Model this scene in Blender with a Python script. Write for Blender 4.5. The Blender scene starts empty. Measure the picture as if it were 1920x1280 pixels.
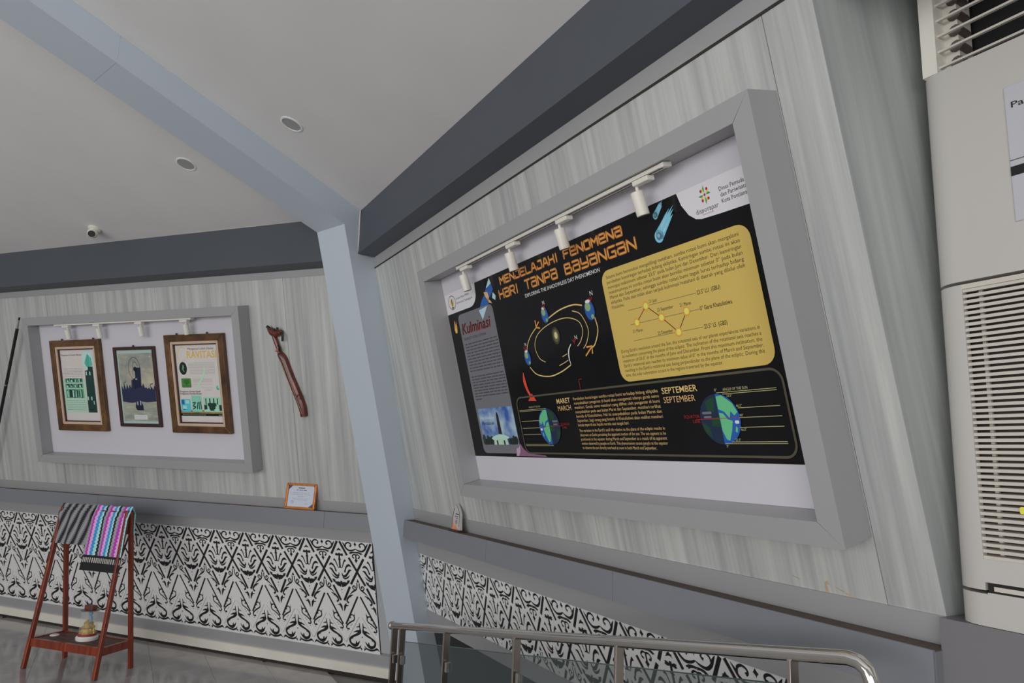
import bpy, bmesh, math, random
from mathutils import Vector, Matrix
from mathutils.geometry import delaunay_2d_cdt
random.seed(7)
scene = bpy.context.scene
col = scene.collection
EYE = 1.585                                        # eye height of the photographer above the tiled floor

# ------------------------------------------------------------------ camera
cam_d = bpy.data.cameras.new('camera'); cam = bpy.data.objects.new('camera', cam_d); col.objects.link(cam)
cam_d.sensor_width = 36; cam_d.lens = 24; cam_d.sensor_fit = 'HORIZONTAL'; cam_d.clip_start = .02
PITCH, ROLL = .173107, -.037118
_x = Vector((1, 0, 0)); _z = Vector((0, math.cos(PITCH), math.sin(PITCH))); _y = Vector((0, math.sin(PITCH), -math.cos(PITCH)))
_x2 = _x*math.cos(ROLL) + _y*math.sin(ROLL); _y2 = -_x*math.sin(ROLL) + _y*math.cos(ROLL)
cam.matrix_world = Matrix(((_x2.x, -_y2.x, -_z.x, 0), (_x2.y, -_y2.y, -_z.y, 0), (_x2.z, -_y2.z, -_z.z, EYE), (0, 0, 0, 1)))
scene.camera = cam

# ------------------------------------------------------------------ world, daylight, exposure
world = bpy.data.worlds.new('world'); scene.world = world; world.use_nodes = True
bg = world.node_tree.nodes['Background']; bg.inputs[0].default_value = (.94, .97, 1, 1); bg.inputs[1].default_value = .24
def area(name, loc, target, sx, sy, power, color):
    d = bpy.data.lights.new(name, 'AREA'); d.shape = 'RECTANGLE'; d.size = sx; d.size_y = sy; d.energy = power; d.color = color
    o = bpy.data.objects.new(name, d); col.objects.link(o); o.location = loc
    o.rotation_euler = (Vector(target)-Vector(loc)).to_track_quat('-Z', 'Y').to_euler(); return o
area('daylight_from_windows', (-6.0, -4.0, 1.45), (-1.8, 4.6, 1.0), 8.0, 2.6, 275, (1, .98, .95))
area('daylight_from_entrance', (-.6, -4.5, 2.2), (-1.0, 4.2, 1.6), 3.0, 2.4, 92, (1, .98, .95))
vs = scene.view_settings
vs.view_transform = 'Standard'; vs.look = 'None'; vs.gamma = 1; vs.use_curve_mapping = False; vs.exposure = -.13

# ------------------------------------------------------------------ wall frames (an octagonal room whose walls lean inwards)
T = .2714; ST, CT = math.sin(T), math.cos(T)
class Wall:
    def __init__(s, az, d):
        s.d = d
        h = Vector((math.sin(az), math.cos(az), 0)); s.r = -h; s.n = Vector((-h.y, h.x, 0)); up = Vector((0, 0, 1))
        s.u = up*CT + s.n*ST; s.N = s.n*CT - up*ST
        o = -d*s.N + Vector((0, 0, EYE))
        s.M = Matrix(((s.r.x, s.u.x, s.N.x, o.x), (s.r.y, s.u.y, s.N.y, o.y), (s.r.z, s.u.z, s.N.z, o.z), (0, 0, 0, 1)))
        s.MH = Matrix(((s.r.x, -s.n.x, 0, 0), (s.r.y, -s.n.y, 0, 0), (0, 0, 1, EYE), (0, 0, 0, 1)))
    def v(s, z, w=0): return (z - s.d*ST + w*ST)/CT          # slope coordinate of a height (height relative to the eye)
    def y(s, z, off=0): return -((-s.d + z*ST)/CT + off)     # local y in MH of a point `off` metres in front of the wall at height z
A = Wall(-.527072, 1.66454)      # right wall
B = Wall(-1.206284, 4.02819)     # left wall
I4 = Matrix.Identity(4)

# ------------------------------------------------------------------ materials
def lin(c): c /= 255; return c/12.92 if c <= .04045 else ((c+.055)/1.055)**2.4
LIGHT = .50                       # mean illumination: photographed colour -> surface colour
def alb(rgb, k=LIGHT): return tuple(min(.92, lin(c)/k) for c in rgb)
MATS = {}
def mat(name, rgb, rough=.5, metal=0, var=.05, scale=6, bump=0, spec=.5, coat=0, k=LIGHT):
    if name in MATS: return MATS[name]
    m = bpy.data.materials.new(name); m.use_nodes = True; nt = m.node_tree; p = nt.nodes['Principled BSDF']
    c = alb(rgb, k)
    p.inputs['Roughness'].default_value = rough; p.inputs['Metallic'].default_value = metal
    p.inputs['Specular IOR Level'].default_value = spec; p.inputs['Coat Weight'].default_value = coat
    if var:
        tc = nt.nodes.new('ShaderNodeTexCoord'); nz = nt.nodes.new('ShaderNodeTexNoise'); nz.inputs['Scale'].default_value = scale; nz.inputs['Detail'].default_value = 4
        rp = nt.nodes.new('ShaderNodeValToRGB'); nt.links.new(tc.outputs['Object'], nz.inputs['Vector']); nt.links.new(nz.outputs['Fac'], rp.inputs['Fac'])
        rp.color_ramp.elements[0].position = .3; rp.color_ramp.elements[1].position = .7
        rp.color_ramp.elements[0].color = (*[x*(1-var) for x in c], 1); rp.color_ramp.elements[1].color = (*[min(1, x*(1+var)) for x in c], 1)
        nt.links.new(rp.outputs['Color'], p.inputs['Base Color'])
        if bump:
            b = nt.nodes.new('ShaderNodeBump'); b.inputs['Strength'].default_value = bump; b.inputs['Distance'].default_value = .002
            nt.links.new(nz.outputs['Fac'], b.inputs['Height']); nt.links.new(b.outputs['Normal'], p.inputs['Normal'])
    else: p.inputs['Base Color'].default_value = (*c, 1)
    MATS[name] = m; return m
def streak_mat(name, stops, scl, rough, detail=5, second=None, coat=0, pre=None):
    """grain running along local v: noise stretched along one axis, in object space"""
    m = bpy.data.materials.new(name); m.use_nodes = True; nt = m.node_tree; p = nt.nodes['Principled BSDF']; p.inputs['Roughness'].default_value = rough
    p.inputs['Coat Weight'].default_value = coat
    tc = nt.nodes.new('ShaderNodeTexCoord'); mp = nt.nodes.new('ShaderNodeMapping'); mp.inputs['Scale'].default_value = scl
    mp.inputs['Rotation'].default_value = (0, 0, .012)
    nz = nt.nodes.new('ShaderNodeTexNoise'); nz.inputs['Scale'].default_value = 1; nz.inputs['Detail'].default_value = detail; nz.inputs['Roughness'].default_value = .62; nz.inputs['Distortion'].default_value = .25
    rp = nt.nodes.new('ShaderNodeValToRGB'); rp.color_ramp.elements.remove(rp.color_ramp.elements[1])
    for i, (pos, rgb) in enumerate(stops):
        e = rp.color_ramp.elements[0] if i == 0 else rp.color_ramp.elements.new(pos)
        e.position = pos; e.color = (*alb(rgb), 1)
    src = tc.outputs['Object']
    if pre:
        m0 = nt.nodes.new('ShaderNodeMapping'); m0.inputs['Rotation'].default_value = pre; nt.links.new(src, m0.inputs['Vector']); src = m0.outputs['Vector']
    nt.links.new(src, mp.inputs['Vector']); nt.links.new(mp.outputs['Vector'], nz.inputs['Vector'])
    fac = nz.outputs['Fac']
    if second:
        mp2 = nt.nodes.new('ShaderNodeMapping'); mp2.inputs['Scale'].default_value = second; nz2 = nt.nodes.new('ShaderNodeTexNoise'); nz2.inputs['Scale'].default_value = 1; nz2.inputs['Detail'].default_value = 3
        nt.links.new(src, mp2.inputs['Vector']); nt.links.new(mp2.outputs['Vector'], nz2.inputs['Vector'])
        mx = nt.nodes.new('ShaderNodeMix'); mx.inputs[0].default_value = .42; nt.links.new(fac, mx.inputs[2]); nt.links.new(nz2.outputs['Fac'], mx.inputs[3]); fac = mx.outputs[0]
    nt.links.new(fac, rp.inputs['Fac']); nt.links.new(rp.outputs['Color'], p.inputs['Base Color'])
    return m
M_wall = streak_mat('grey_streaked_laminate', [(.30, (114, 118, 118)), (.43, (134, 136, 136)), (.53, (147, 149, 147)), (.66, (160, 162, 160))], (26, .8, 26), .42, second=(5, .25, 5))
M_frame = mat('grey_composite_panel', (126, 126, 128), .38, var=.02, scale=2)
M_ledge = mat('slate_grey_panel', (98, 100, 106), .35, var=.03, scale=2)
M_plinth = mat('plinth_grey', (92, 91, 94), .4, var=.03, scale=2)
M_ledgetop = mat('dark_brown_ledge_top', (74, 66, 60), .8, var=.1, scale=30)  # top face of the ledges, darker and browner than their fronts
M_beam = mat('charcoal_paint', (58, 62, 69), .5, var=.03, scale=2)
M_col = mat('pale_blue_grey_paint', (151, 159, 168), .45, var=.015, scale=1.5)
M_ceil = mat('ceiling_plaster', (172, 171, 171), .85, var=.02, scale=3)
M_board = mat('white_backboard', (164, 163, 170), .22, var=.012, scale=2, coat=.15)
M_white = mat('white_painted_metal', (178, 176, 169), .4, var=.01)
M_orn = mat('white_cutout_board', (226, 224, 224), .4, var=.02, scale=3)
M_black = mat('black_backing', (18, 18, 20), .6, var=.1)
M_base = mat('cream_plaster_base', (184, 178, 170), .7, var=.05, scale=4)
M_dark = mat('painted_stairwell_shade', (34, 35, 37), .8, var=.08)  # near-black: the shade inside the stairwell is put into this colour
M_gap = mat('painted_gap_shade', (38, 34, 31), .7)  # dark colour that paints in the shade of narrow gaps
M_tile = streak_mat('polished_grey_tile', [(.3, (114, 112, 112)), (.5, (126, 124, 124)), (.7, (136, 134, 133))], (3, 5, 3), .12)
M_grout = mat('floor_grout', (104, 102, 100), .8)
M_steel = mat('polished_steel', (226, 222, 216), .1, metal=1, var=.02, k=.9)
M_steel2 = mat('brushed_steel', (200, 190, 180), .28, metal=1, var=.05, scale=40, k=.9)
M_ac = mat('cream_plastic', (152, 150, 147), .35, var=.01, scale=3)
M_ac2 = mat('cream_grille_plastic', (160, 155, 148), .4, var=.01)
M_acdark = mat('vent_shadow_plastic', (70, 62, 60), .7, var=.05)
M_blk = mat('matt_black', (14, 14, 16), .5, var=0)
M_wood = streak_mat('red_brown_wood', [(.3, (74, 27, 16)), (.55, (104, 40, 22)), (.75, (128, 54, 28))], (30, 30, 3), .35, coat=.2)
M_shelfw = streak_mat('dark_worn_board', [(.3, (52, 34, 30)), (.6, (78, 54, 48)), (.8, (104, 80, 72))], (4, 40, 40), .6)
M_bronze = streak_mat('gilded_brown_moulding', [(.3, (48, 32, 20)), (.55, (76, 52, 31)), (.8, (108, 76, 44))], (6, 6, 30), .35)
M_dkwood = mat('dark_maroon_wood', (48, 28, 28), .4, var=.15, scale=20)
M_cream = mat('cream_slip', (160, 140, 122), .5, var=.05)
M_paper = mat('print_paper', (172, 168, 166), .35, var=.02)
M_gold = mat('gold_frame', (156, 94, 40), .28, metal=.25, var=.15, scale=40)
def glass_mat(name, rgb, alpha):
    m = bpy.data.materials.new(name); m.use_nodes = True; p = m.node_tree.nodes['Principled BSDF']
    p.inputs['Base Color'].default_value = (*alb(rgb), 1); p.inputs['Roughness'].default_value = .03; p.inputs['Alpha'].default_value = alpha
    return m
M_glass = glass_mat('tinted_railing_glass', (60, 68, 68), .32)
M_clear = glass_mat('clear_acrylic', (200, 205, 205), .16)
def flat(name, rgb, rough=.22): return mat(name, rgb, rough, var=0, spec=.4)

# ------------------------------------------------------------------ mesh helpers
WM = {}
class MB:
    def __init__(s): s.v = []; s.f = []; s.uv = None
    def quad(s, a, b, c, d): i = len(s.v); s.v += [tuple(a), tuple(b), tuple(c), tuple(d)]; s.f.append((i, i+1, i+2, i+3)); return s
    def poly(s, pts): i = len(s.v); s.v += [tuple(p) for p in pts]; s.f.append(tuple(range(i, i+len(pts)))); return s
    def hexa(s, p):           # 8 corners: bottom 4 then top 4
        i = len(s.v); s.v += [tuple(q) for q in p]
        for f in ((3, 2, 1, 0), (4, 5, 6, 7), (0, 1, 5, 4), (1, 2, 6, 5), (2, 3, 7, 6), (3, 0, 4, 7)): s.f.append(tuple(i+k for k in f))
        return s
    def box(s, x0, x1, y0, y1, z0, z1):
        return s.hexa([(x0, y0, z0), (x1, y0, z0), (x1, y1, z0), (x0, y1, z0), (x0, y0, z1), (x1, y0, z1), (x1, y1, z1), (x0, y1, z1)])
    def prism(s, pts, w0, w1):   # polygon in local xy extruded along local z
        n = len(pts); i = len(s.v); s.v += [(p[0], p[1], w0) for p in pts] + [(p[0], p[1], w1) for p in pts]
        s.f.append(tuple(range(i+n-1, i-1, -1))); s.f.append(tuple(range(i+n, i+2*n)))
        for k in range(n): s.f.append((i+k, i+(k+1) % n, i+n+(k+1) % n, i+n+k))
        return s
    def tube(s, path, r, n=12, caps=True):
        path = [Vector(p) for p in path]; rr = r if isinstance(r, (list, tuple)) else [r]*len(path)
        i0 = len(s.v); ref = None
        for k, p in enumerate(path):
            t = (path[min(k+1, len(path)-1)] - path[max(k-1, 0)]).normalized()
            if ref is None: ref = t.orthogonal().normalized()
            ref = (ref - t*ref.dot(t)).normalized(); b = t.cross(ref)
            for j in range(n):
                a = 2*math.pi*j/n; s.v.append(tuple(p + (ref*math.cos(a) + b*math.sin(a))*rr[k]))
        for k in range(len(path)-1):
            for j in range(n): s.f.append((i0+k*n+j, i0+k*n+(j+1) % n, i0+(k+1)*n+(j+1) % n, i0+(k+1)*n+j))
        if caps:
            s.f.append(tuple(i0+j for j in range(n-1, -1, -1))); e = i0+(len(path)-1)*n; s.f.append(tuple(e+j for j in range(n)))
        return s
    def lathe(s, prof, c=(0, 0, 0), n=24, axis='z'):
        i0 = len(s.v)
        for r, h in prof:
            for j in range(n):
                a = 2*math.pi*j/n; q = (r*math.cos(a), r*math.sin(a), h)
                if axis == 'y': q = (q[0], q[2], q[1])
                s.v.append((q[0]+c[0], q[1]+c[1], q[2]+c[2]))
        for k in range(len(prof)-1):
            for j in range(n): s.f.append((i0+k*n+j, i0+k*n+(j+1) % n, i0+(k+1)*n+(j+1) % n, i0+(k+1)*n+j))
        s.f.append(tuple(i0+j for j in range(n-1, -1, -1))); e = i0+(len(prof)-1)*n; s.f.append(tuple(e+j for j in range(n)))
        return s
    def mesh(s, name, m, smooth=False, fix=True):
        me = bpy.data.meshes.new(name); me.from_pydata(s.v, [], s.f)
        if fix:
            b = bmesh.new(); b.from_mesh(me); bmesh.ops.recalc_face_normals(b, faces=b.faces); b.to_mesh(me); b.free()
        me.materials.append(m)
        if smooth:
            me.polygons.foreach_set('use_smooth', [True]*len(me.polygons))
            try: me.set_sharp_from_angle(angle=math.radians(40))
            except Exception: pass
        return me
    def build(s, name, m, parent=None, M=I4, smooth=False, fix=True): return link(name, s.mesh(name, m, smooth, fix), parent, M)
def link(name, me, parent=None, M=I4):
    o = bpy.data.objects.new(name, me); col.objects.link(o); o.matrix_basis = M; WM[o] = M.copy()
    if parent: o.parent = parent; o.matrix_parent_inverse = WM[parent].inverted()
    return o
def bevel(o, w, seg=2):
    md = o.modifiers.new('bevel', 'BEVEL'); md.width = w; md.segments = seg; md.limit_method = 'ANGLE'; return o
def thing(name, label, cat, pos, group=None, M=None):
    o = bpy.data.objects.new(name, None); col.objects.link(o); o.empty_display_size = .05
    mtx = (M @ Matrix.Translation(Vector(pos))) if M else Matrix.Translation(Vector(pos))
    mtx = Matrix.Translation(mtx.to_translation()); o.matrix_basis = mtx; WM[o] = mtx
    return tag(o, label, cat, group)
def tag(o, label, cat, group=None):
    o['label'] = label; o['category'] = cat
    if group: o['group'] = group
    return o
def struct(o, label=None, cat=None):
    o['kind'] = 'structure'
    if label: o['label'] = label
    if cat: o['category'] = cat
    return o
def spline(pts, n=8):
    out = []; P = [Vector(p) for p in pts]
    for i in range(len(P)-1):
        p0, p1, p2, p3 = P[max(i-1, 0)], P[i], P[i+1], P[min(i+2, len(P)-1)]
        for k in range(n):
            t = k/n; out.append(.5*((2*p1) + (p2-p0)*t + (2*p0-5*p1+4*p2-p3)*t*t + (3*p1-p0-3*p2+p3)*t**3))
    out.append(P[-1]); return out
def stroke2(pts, wd, n=6, smooth=True):
    """ribbon quads along a 2D path; wd = width or list of widths"""
    path = spline([(p[0], p[1], 0) for p in pts], n) if smooth else [Vector((p[0], p[1], 0)) for p in pts]
    m = len(path); W = []
    for k in range(m):
        if isinstance(wd, (int, float)): W.append(wd)
        else:
            q = k/(m-1)*(len(wd)-1); a = int(min(q, len(wd)-2)); W.append(wd[a]+(wd[a+1]-wd[a])*(q-a))
    L, Rr = [], []
    for k in range(m):
        t = path[min(k+1, m-1)]-path[max(k-1, 0)]; t = t.normalized() if t.length > 1e-9 else Vector((1, 0, 0)); nn = Vector((-t.y, t.x, 0))
        L.append(path[k]+nn*W[k]/2); Rr.append(path[k]-nn*W[k]/2)
    return [[(L[k].x, L[k].y), (L[k+1].x, L[k+1].y), (Rr[k+1].x, Rr[k+1].y), (Rr[k].x, Rr[k].y)] for k in range(m-1)]
def ell(cx, cy, rx, ry, n=28, a0=0, a1=2*math.pi, rot=0):
    out = []
    full = abs(a1-a0-2*math.pi) < 1e-6
    for k in range(n if full else n+1):
        a = a0+(a1-a0)*k/n; x, y = rx*math.cos(a), ry*math.sin(a); out.append((cx+x*math.cos(rot)-y*math.sin(rot), cy+x*math.sin(rot)+y*math.cos(rot)))
    return out
def rrect(x0, x1, y0, y1, r, n=6):
    out = []
    for cx, cy, a in ((x1-r, y1-r, 0), (x0+r, y1-r, 90), (x0+r, y0+r, 180), (x1-r, y0+r, 270)):
        for k in range(n+1): t = math.radians(a+90*k/n); out.append((cx+r*math.cos(t), cy+r*math.sin(t)))
    return out

# ------------------------------------------------------------------ flat print on a sheet: everything laid out in the sheet's own metres
class Print:
    def __init__(s, root, M, ox, oy, w): s.root = root; s.M = M; s.ox = ox; s.oy = oy; s.w = w; s.k = 0
    def lift(s): s.k += 1; return s.w + .00003*s.k
    def put(s, name, polys, m, w=None, parent=None):
        w = s.lift() if w is None else w; mb = MB()
        for p in polys: mb.poly([(x+s.ox, y+s.oy, w) for x, y in p])
        return mb.build(name, m, parent or s.root, s.M, fix=False)
    def each(s, name, polys, m, parent=None):
        w = s.lift(); return [s.put(name, p if isinstance(p[0], list) else [p], m, w, parent) for p in polys]
    def texts(s, name, lines, m, **k):
        for l in lines: s.text(name, [l], m, **k)
    def text(s, name, lines, m, parent=None, shear=0, bold=0):
        """lines: (string, x0, y_baseline, cap_height, width or None, align)"""
        w = s.lift(); mb = MB()
        for st, x, y, h, wd, al in lines:
            cu = bpy.data.curves.new('t', 'FONT'); cu.body = st; cu.size = 1; cu.resolution_u = 2; cu.shear = shear; cu.offset = bold*.45; cu.fill_mode = 'FRONT'
            ob = bpy.data.objects.new('t', cu); me = bpy.data.meshes.new_from_object(ob)
            xs = [v.co.x for v in me.vertices]
            if xs:
                xa, xb = min(xs), max(xs); sy = h/.69; sx = (wd/(xb-xa)) if wd else sy
                W = (xb-xa)*sx; x0 = x - (W if al == 'r' else W/2 if al == 'c' else 0); i = len(mb.v)
                for v in me.vertices: mb.v.append((s.ox+x0+(v.co.x-xa)*sx, s.oy+y+v.co.y*sy, w))
                for p in me.polygons: mb.f.append(tuple(i+q for q in p.vertices))
            bpy.data.objects.remove(ob); bpy.data.curves.remove(cu); bpy.data.meshes.remove(me)
        return mb.build(name, m, parent or s.root, s.M, fix=False)
    def fake_lines(s, name, rows, m, parent=None):
        """lines of writing too small to read in the photograph: rows of word-long dashes"""
        w = s.lift(); mb = MB(); rnd = random.Random(len(rows)*17+3)
        for x0, x1, y, h in rows:
            x = x0
            while x < x1-.004:
                L = min(rnd.uniform(2.2, 6.5)*h, x1-x)
                mb.poly([(s.ox+x, s.oy+y, w), (s.ox+x+L, s.oy+y, w), (s.ox+x+L, s.oy+y+h*.55, w), (s.ox+x, s.oy+y+h*.55, w)]); x += L+h*.6
        return mb.build(name, m, parent or s.root, s.M, fix=False)

# ================================================================== THE ROOM
zr = lambda z: z                                       # heights below are relative to the eye
Z_FLOOR, Z_WTOP, Z_BEAM, Z_BTOP, Z_WBOT = -EYE, 1.217, 1.272, 1.569, -.335
# floor: slab, then the diagonal tiles that the photo shows near the left wall
fl = MB(); fl.poly([(3.2, -6, -.012), (3.2, -1.95, -.012), (-.82, 4.2, -.012), (-.6, 5.6, -.012), (-5, 7.4, -.012), (-12, 10.2, -.012), (-12, -6, -.012)])
floor = struct(fl.build('floor', M_grout), 'polished grey tiled floor with diagonal joints', 'floor')
ta = math.atan2(B.r.y, B.r.x) - math.radians(39.6) ; TS = .378
e1 = Vector((math.cos(ta), math.sin(ta), 0)); e2 = Vector((-e1.y, e1.x, 0))
p0 = (B.r*(-4.75) + B.n*(-B.y(-1.585, .15))); p0.z = 0
tme = MB().box(-TS/2+.0007, TS/2-.0007, -TS/2+.0007, TS/2-.0007, -.012, 0).mesh('tile', M_tile)
MT = Matrix(((e1.x, e2.x, 0, 0), (e1.y, e2.y, 0, 0), (0, 0, 1, 0), (0, 0, 0, 1)))
nt_ = 0
for i in range(-14, 22):
    for j in range(-16, 16):
        c = p0 + e1*((i+.5)*TS) + e2*((j+.5)*TS)
        off = c.dot(B.n) + B.y(-1.585); xb = c.dot(B.r)
        if -.2 < off < 1.9 and -7.4 < xb < -1.8 and (c.x-(-.82))*(6.15)+(c.y-4.2)*(4.02) < 1.1:
            link('tile', tme, floor, Matrix.Translation(c) @ MT); nt_ += 1
# outside the tiles in view the floor goes on as one polished sheet
fo = MB(); fo.poly([(-9, -6, -.002), (3.2, -6, -.002), (3.2, -1.95, -.002), (-.82, 4.2, -.002), (-.8, 4.3, -.002)] + [tuple(B.r*x + B.n*(-B.y(-1.585, 1.6)) + Vector((0, 0, -.002))) for x in (-2.9, -7.3)] + [(-9, 3, -.002)])
fo.build('polished_sheet', M_tile, floor)

def panels(W, name, x0, x1, z0, z1, seams, label):
    mb = MB(); mb.box(x0, x1, W.v(z0), W.v(z1), -.07, -.006); root = struct(mb.build(name, M_ledge, None, W.M), label, 'wall')
    xs = [x0]+seams+[x1]
    for a, b in zip(xs, xs[1:]): MB().box(a+(.0012 if a != x0 else 0), b-(.0012 if b != x1 else -.0014), W.v(z0), W.v(z1), -.006, 0).build('wall_panel', M_wall, root, W.M)
    return root
XA1 = -.97
panels(A, 'wall_right', -4.75, XA1, Z_WBOT-.01, 1.30, [-3.555, -2.335, -1.115], 'leaning wall clad in grey streaked laminate behind the large poster')
panels(B, 'wall_left', -9.6, -2.3, Z_WBOT-.01, 1.30, [-9.34, -8.12, -6.9, -5.68, -4.46, -3.24], 'leaning wall clad in grey streaked laminate behind three framed prints')
# niche of the air conditioner: vertical reveal, back
nm = MB(); yb = A.y(Z_WBOT, -.34); XN = XA1+.0015
def awall(x, z): return (x, A.y(z), z)
nm.quad(awall(XN, Z_WBOT-.01), (XN, yb, Z_WBOT-.01), (XN, yb, 1.6), awall(XN, 1.6))
nm.quad((XA1, yb, Z_WBOT-.01), (.25, yb, Z_WBOT-.01), (.25, yb, 1.6), (XA1, yb, 1.6))
nm.quad(awall(.25, Z_WBOT-.01), (.25, yb, Z_WBOT-.01), (.25, yb, 1.6), awall(.25, 1.6))
# grain in the niche runs up the wall as well
M_niche = streak_mat('grey_streaked_laminate_niche', [(.30, (112, 117, 119)), (.45, (134, 138, 138)), (.6, (150, 153, 152)), (.72, (160, 163, 161))], (11, 13, .5), .42, second=(3, 4, .2), pre=(-T, 0, 0))
struct(nm.build('wall_niche', M_niche, None, A.MH, fix=False), 'grey streaked laminate lining of the niche beside the air conditioner', 'wall')
panels(A, 'wall_beyond_niche', .25, 2.6, -1.6, 1.30, [1.0], 'grey laminate wall beyond the air conditioner')

# trims: grey strips above and below the panels, ledges, surround of the cut-out boards
def strip(W, x0, x1, z0, z1, w0, w1, m, name, parent=None, label=None):
    o = MB().box(x0, x1, W.v(z0), W.v(z1), w0, w1).build(name, m, parent, W.M)
    if parent is None: struct(o, label, 'trim')
    return o
def hstrip(W, x0, x1, o0, o1, zref, z0, z1, m, name, parent=None, label=None):
    o = MB().box(x0, x1, W.y(zref, o1), W.y(zref, o0), z0, z1).build(name, m, parent, W.MH)
    if parent is None: struct(o, label, 'trim')
    return o
strip(A, -4.75, 1.5, Z_WTOP, 1.33, -.02, .006, M_frame, 'trim_1', label='plain grey strip under the dark beam above the large poster')
strip(B, -9.6, -2.3, Z_WTOP+.01, 1.33, -.02, .006, M_frame, 'trim_2', label='plain grey strip under the dark beam above the framed prints')
strip(A, -4.75, XA1, -.46, Z_WBOT, -.02, .005, M_frame, 'trim_3', label='plain grey strip above the ledge below the large poster')
strip(B, -9.6, -2.3, -.46, Z_WBOT+.004, -.02, .005, M_frame, 'trim_4', label='plain grey strip above the ledge below the framed prints')
def ledge(W, x0, x1, zt, zb, off, nm_, label, seams):
    root = hstrip(W, x0, x1, -.05, off-.008, -.405, zb, zt-.004, M_ledge, nm_, label=label)
    xs = [x0]+seams+[x1]
    for a, b in zip(xs, xs[1:]): hstrip(W, a+.001, b-.001, off-.008, off, -.405, zb, zt, M_ledge, 'ledge_panel', root)
    hstrip(W, x0, x1, -.03, off-.008, -.405, zt-.004, zt-.001, M_ledgetop, 'ledge_top', root)
    return root
ledge(A, -4.5, XA1+.002, -.407, -.517, .088, 'trim_5', 'slate grey ledge under the large poster, dark brown on top', [-3.2, -2.17])
ledge(B, -9.6, -2.45, -.402, -.514, .088, 'trim_6', 'slate grey ledge along the left wall under the framed prints', [-5.2, -2.98])
# grey surround of the cut-out boards
ZA0, ZA1, ZB0, ZB1 = -.622, -.998, -.603, -1.400
strip(A, -4.75, XA1, ZA0, -.50, -.02, .016, M_frame, 'trim_7', label='grey band between the ledge and the cut-out board on the right wall')
strip(A, -4.75, XA1, -1.092, ZA1, -.02, .016, M_frame, 'trim_8', label='grey band under the cut-out board on the right wall')
strip(A, -4.75, -4.45, ZA1, ZA0, -.02, .016, M_frame, 'trim_9', label='grey upright beside the column at the end of the right cut-out board')
strip(B, -9.6, -2.3, ZB0, -.50, -.02, .016, M_frame, 'trim_10', label='grey band between the ledge and the cut-out board on the left wall')
strip(B, -9.6, -2.3, -1.485, ZB1, -.02, .016, M_frame, 'trim_11', label='grey band under the cut-out board on the left wall')
strip(B, -9.6, -2.3, -1.553, -1.485, -.02, .03, M_base, 'baseboard_left', label='cream plaster base along the foot of the left wall')
strip(B, -9.6, -2.3, -1.59, -1.553, -.02, .024, M_gap, 'baseboard_left_gap', label='dark strip painted as the shadow gap between the cream base and the floor')  # nearly flush strip, its dark colour stands in for the gap's shade
# stairwell under the right wall
sw = MB(); sw.box(-4.44, .4, A.v(-3.4), A.v(-1.04), -.10, -.012); struct(sw.build('wall_stairwell', M_dark, None, A.M), 'stairwell wall below the right cut-out board, coloured dark for its shade', 'wall')
struct(MB().poly([(-1.6, 5.4, -1.75), (2.2, -1, -1.75), (3.5, 0, -1.75), (.6, 5.9, -1.75)]).build('floor_stairwell', M_dark), 'bottom of the stairwell behind the railing, coloured dark for its shade', 'floor')
# pedestal wall under the air conditioner
pd = hstrip(A, XA1+.001, .6, -.34, .031, Z_WBOT, -2.4, Z_WBOT, M_plinth, 'wall_pedestal', label='grey plinth that carries the air conditioner')

strip(A, -4.75, XA1, 1.2105, Z_WTOP, -.004, .004, M_gap, 'trim_12', label='thin dark strip painted as the shadow gap above the laminate of the right wall')  # solid strip, the shadow line under the trim is painted by its colour
# old adhesive stain and scratches near the foot of the right wall
stn = MB()
for p in ([(-1.292, -.779), (-1.282, -.776), (-1.279, -.786), (-1.288, -.788), (-1.287, -.80), (-1.283, -.816), (-1.293, -.819), (-1.296, -.80)], [(-1.262, -.789), (-1.235, -.799), (-1.236, -.802), (-1.263, -.792)], [(-1.232, -.80), (-1.205, -.812), (-1.206, -.816), (-1.234, -.804)], [(-1.40, -.778), (-1.375, -.786), (-1.376, -.789), (-1.401, -.781)]):
    stn.poly([(x, y, .0006) for x, y in p])
wr = [o for o in col.objects if o.name == 'wall_right'][0]
st_ = stn.build('glue_stain', mat('glue_stain', (146, 130, 108), .6, var=.15, scale=60), wr, A.M, fix=False); st_['kind'] = 'stuff'
# corner column and ceiling rib, leaning with the walls
C0 = Vector((-.7783, 4.7722, 0)); DV = Vector((-.1911, -.2249, 1)); Mv = Vector((-.6474, -.7622, 0)); Lv = Vector((.7622, -.6474, 0))
def colpt(lat, dep, z): return C0 + DV*z + Mv*dep + Lv*lat + Vector((0, 0, EYE))
LATL, LATR = -.115, .179
def cdep(z): return .232 + .0225*z
cm = MB(); cm.hexa([colpt(LATL, cdep(-3), -3), colpt(LATR, cdep(-3), -3), colpt(LATR, -.2, -3), colpt(LATL, -.2, -3),
                    colpt(LATL, cdep(1.44), 1.437), colpt(LATR, cdep(1.44), 1.437), colpt(LATR, -.2, 1.437), colpt(LATL, -.2, 1.437)])
column = struct(cm.build('column', M_col), 'pale blue grey leaning corner column between the two walls', 'column')
def mpt(lat, mm, z): return C0 + Mv*mm + Lv*lat + Vector((0, 0, z+EYE))
E1 = lambda mm: 1.437 + .298*(mm-.69)
E2 = lambda mm: 1.571 + .288*(mm-.578)
rb = MB(); ms = [.12, 6.2]
rb.hexa([mpt(LATL, .689, E1(.689)), mpt(LATR, .689, E1(.689)), mpt(LATR, 6.2, E1(6.2)), mpt(LATL, 6.2, E1(6.2)),
         mpt(LATL, .689, E2(.689)+.03), mpt(LATR, .689, E2(.689)+.03), mpt(LATR, 6.2, E2(6.2)+.03), mpt(LATL, 6.2, E2(6.2)+.03)])
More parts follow.
